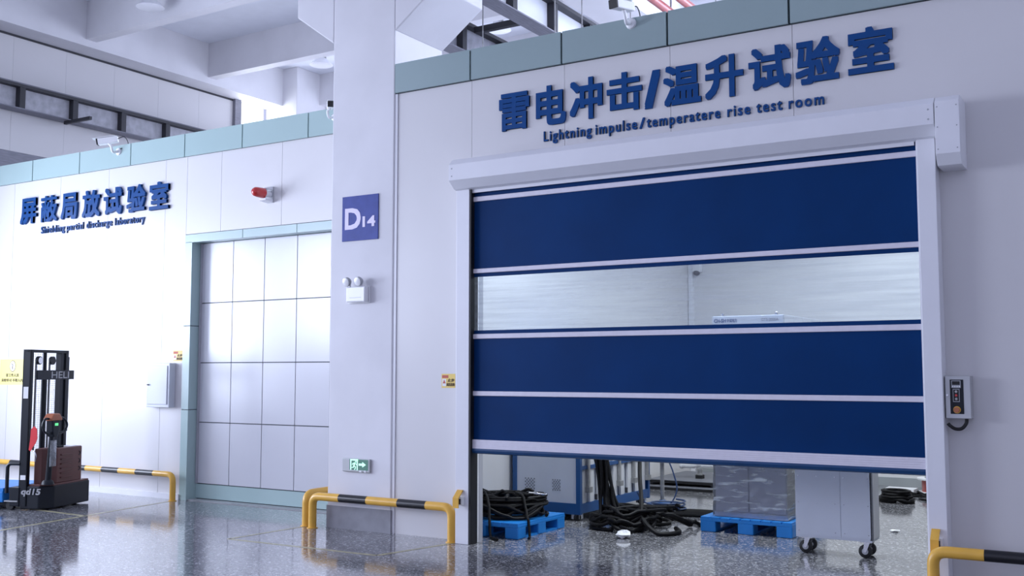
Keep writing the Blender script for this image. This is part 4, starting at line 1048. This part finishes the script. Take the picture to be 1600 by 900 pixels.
cable([(-5.10, 11.15, 1.2), (-5.02, 10.95, 0.80), (-4.92, 10.72, 0.50), (-4.74, 10.36, 0.30), (-4.52, 9.92, 0), (-4.28, 9.80, 0), (-4.16, 10.0, 0), (-4.3, 10.25, 0)], 0.023, 'single thick black cable sagging in front of the cabinet to the floor', None, fixed=4, cap=0.24)
# blue thin wire loop, stand and white scrap
sd = thing('pole_stand', 'slim grey pole stand on a round base behind the floor cables', 'stand', (-5.27, 12.15, 0))
MB().lathe((-5.27, 12.15, 0), (0, 0, 1), [(0, 0.20), (0.015, 0.20), (0.03, 0.06), (0.06, 0.035)], 24).build('base', 'navy', sd, smooth=True)
MB().cyl((-5.27, 12.15, 0.05), (-5.27, 12.15, 1.5), 0.026, 12).build('pole', 'dull_metal', sd, smooth=True)
MB().lathe((-5.27, 12.15, 0.545), (0, 0, 1), [(0, 0.05), (0.02, 0.11), (0.03, 0.11)], 16).build('collar', 'dull_metal', sd, smooth=True)
o = MB().tube(smooth_path([(-5.18, 12.0, 1.2), (-5.13, 11.98, 0.66), (-5.05, 11.98, 0.42), (-5.0, 11.97, 0.22), (-5.06, 11.9, 0.05), (-5.2, 11.85, 0.02), (-5.32, 11.7, 0.08), (-5.36, 11.6, 0.2)], 6), 0.009, 6).build('thin_wire', 'blue_wire', smooth=True)
tag(o, 'thin dark blue wire looping down beside the pole stand', 'wire')
o = MB().tube(smooth_path([(-4.94 + 0.2 * math.cos(a * 0.7) * (1 + 0.1 * math.sin(a * 3)), 11.55 + 0.2 * math.sin(a * 0.7), 0.015 + 0.004 * a) for a in range(30)], 4), 0.010, 6).build('wire_coil', 'blue_wire', smooth=True)
tag(o, 'coil of dark blue wire on the floor in front of the pole stand', 'wire')
def crumple(name, c, r, m, lab, cat, seed, zs=0.5):
    R = random.Random(seed); mb = MB(); nu, nv = 9, 7; vs = []
    for j in range(nv):
        th = math.pi * j / (nv - 1)
        for i in range(nu):
            a = 2 * math.pi * i / nu; q = r * R.uniform(0.65, 1.2)
            vs.append((c[0] + q * math.sin(th) * math.cos(a), c[1] + q * math.sin(th) * math.sin(a), max(0.001, r * zs + q * zs * math.cos(th))))
    mb.add(vs, [(j * nu + i, j * nu + (i + 1) % nu, (j + 1) * nu + (i + 1) % nu, (j + 1) * nu + i) for j in range(nv - 1) for i in range(nu)])
    tag(mb.build(name, m), lab, cat)
crumple('crumpled_bag', (-4.55, 9.50, 0), 0.075, 'paper', 'crumpled white plastic scrap on the floor before the cable tangle', 'scrap', 5, 0.55)
crumple('paper_scrap', (-2.33, 11.35, 0), 0.05, 'paper', 'small white paper scrap right of the caster cabinet', 'scrap', 8, 0.25)

# far left: stacked plates, valve fitting
for i, (x0, x1, y0, y1, z) in enumerate(((-6.3, -5.19, 13.66, 15.2, 0.0), (-6.25, -5.15, 13.85, 15.3, 0.075))):
    t = thing('metal_plate', ['black-edged flat metal plate lying on the floor at the back', 'upper black-edged metal plate resting on the floor plate'][i], 'plate', ((x0 + x1) / 2, y0, z))
    MB().box(x0, x1, y0, y1, z, z + 0.035).build('edge_frame', 'black', t); MB().box(x0 + 0.01, x1 - 0.01, y0 + 0.01, y1 - 0.01, z + 0.03, z + 0.042).build('sheet', 'grey_dark', t)
    if i == 0:
        for xx in (x0 + 0.05, x1 - 0.12): MB().box(xx, xx + 0.07, y0 + 0.25, y1 - 0.1, 0.042, 0.075).build('spacer', 'grey_dark', t)
vf = thing('valve_fitting', 'white and steel valve fitting standing on the plates at the back', 'fitting', (-5.62, 14.3, 0.117))
zb = 0.117
MB().box(-5.67, -5.57, 14.26, 14.36, zb, zb + 0.05).build('foot', 'black', vf)
MB().lathe((-5.62, 14.31, zb + 0.05), (0, 0, 1), [(0, 0.05), (0.02, 0.05), (0.02, 0.03), (0.07, 0.03), (0.07, 0.045), (0.09, 0.045)], 16).build('neck', 'dull_metal', vf, smooth=True)
MB().lathe((-5.92, 14.31, zb + 0.19), (1, 0, 0), [(0, 0.055), (0.03, 0.065), (0.06, 0.05), (0.22, 0.05), (0.24, 0.035), (0.50, 0.025), (0.51, 0.01)], 16).build('body', 'white_plastic', vf, smooth=True)
MB().cyl((-5.62, 14.31, zb + 0.19), (-5.62, 14.31, zb + 0.55), 0.05, 14).build('stem', 'white_plastic', vf, smooth=True)
o = MB().lathe((-5.38, 14.5, 0.117), (0, 0, 1), [(0, 0.05), (0.09, 0.05), (0.10, 0.03)], 12).build('small_pot', 'orange'); tag(o, 'small orange cap on the plates beside the valve fitting', 'cap')

# far right: black coil, wire tangle, red reel, board
for i in range(4):
    cable(None, 0.016, 'one of the dark cables coiled on the floor right of the caster cabinet', 'coiled cables at the right back', turns=loops(-2.84, 13.95, 0.19 - 0.015 * i, 0.20 - 0.01 * i, 2, 0.14), cap=0.05 + 0.03 * i)
cable([(-2.64, 14.40, 0), (-2.60, 14.28, 0), (-2.45, 14.22, 0), (-2.30, 14.30, 0), (-2.25, 14.5, 0)], 0.014, 'thin dark cable loop on the floor below the red reel', None)
for i in range(4):
    cable([(-2.70 + rng.uniform(-.2, .2), 14.72 + rng.uniform(-.15, .15), 0) for _ in range(7)], 0.009, 'thin dark wire tangled on the floor near the red reel', 'tangled thin wires at the right back')
rl = thing('cable_reel', 'dark red cable reel with white rim at the far right of the room', 'reel', (-2.56, 15.25, 0))
MB().lathe((-2.56, 15.25, 0.0), (0, 0, 1), [(0, 0.24), (0.02, 0.24)], 24).build('lower_flange', 'white_plastic', rl)
MB().lathe((-2.56, 15.25, 0.02), (0, 0, 1), [(0, 0.20), (0.16, 0.20)], 24).build('winding', 'pipe_red', rl, smooth=True)
MB().lathe((-2.56, 15.25, 0.18), (0, 0, 1), [(0, 0.26), (0.02, 0.26)], 24).build('upper_flange', 'white_plastic', rl)
MB().lathe((-2.56, 15.25, 0.20), (0, 0, 1), [(0, 0.16), (0.10, 0.16), (0.11, 0.14)], 24).build('drum', 'sign_grey', rl, smooth=True)
o = MB().box(-3.25, -2.86, 15.2, 15.5, 0, 0.03).build('board', 'white_plastic'); tag(o, 'flat white board on the floor left of the red reel', 'board')
# small dome camera in the far corner
t = thing('dome_camera', 'small white camera in the far corner of the test room', 'security camera', (-6.22, 15.88, 3.25))
MB().box(-6.29, -6.15, 15.80, 15.90, 3.26, 3.40).build('housing', 'white_plastic', t, bevel=0.01)
MB().lathe((-6.22, 15.83, 3.26), (0, -0.4, -1), [(0, 0.055), (0.03, 0.05), (0.055, 0.025), (0.06, 0.002)], 14).build('lens_dome', 'steel_dark', t, smooth=True)
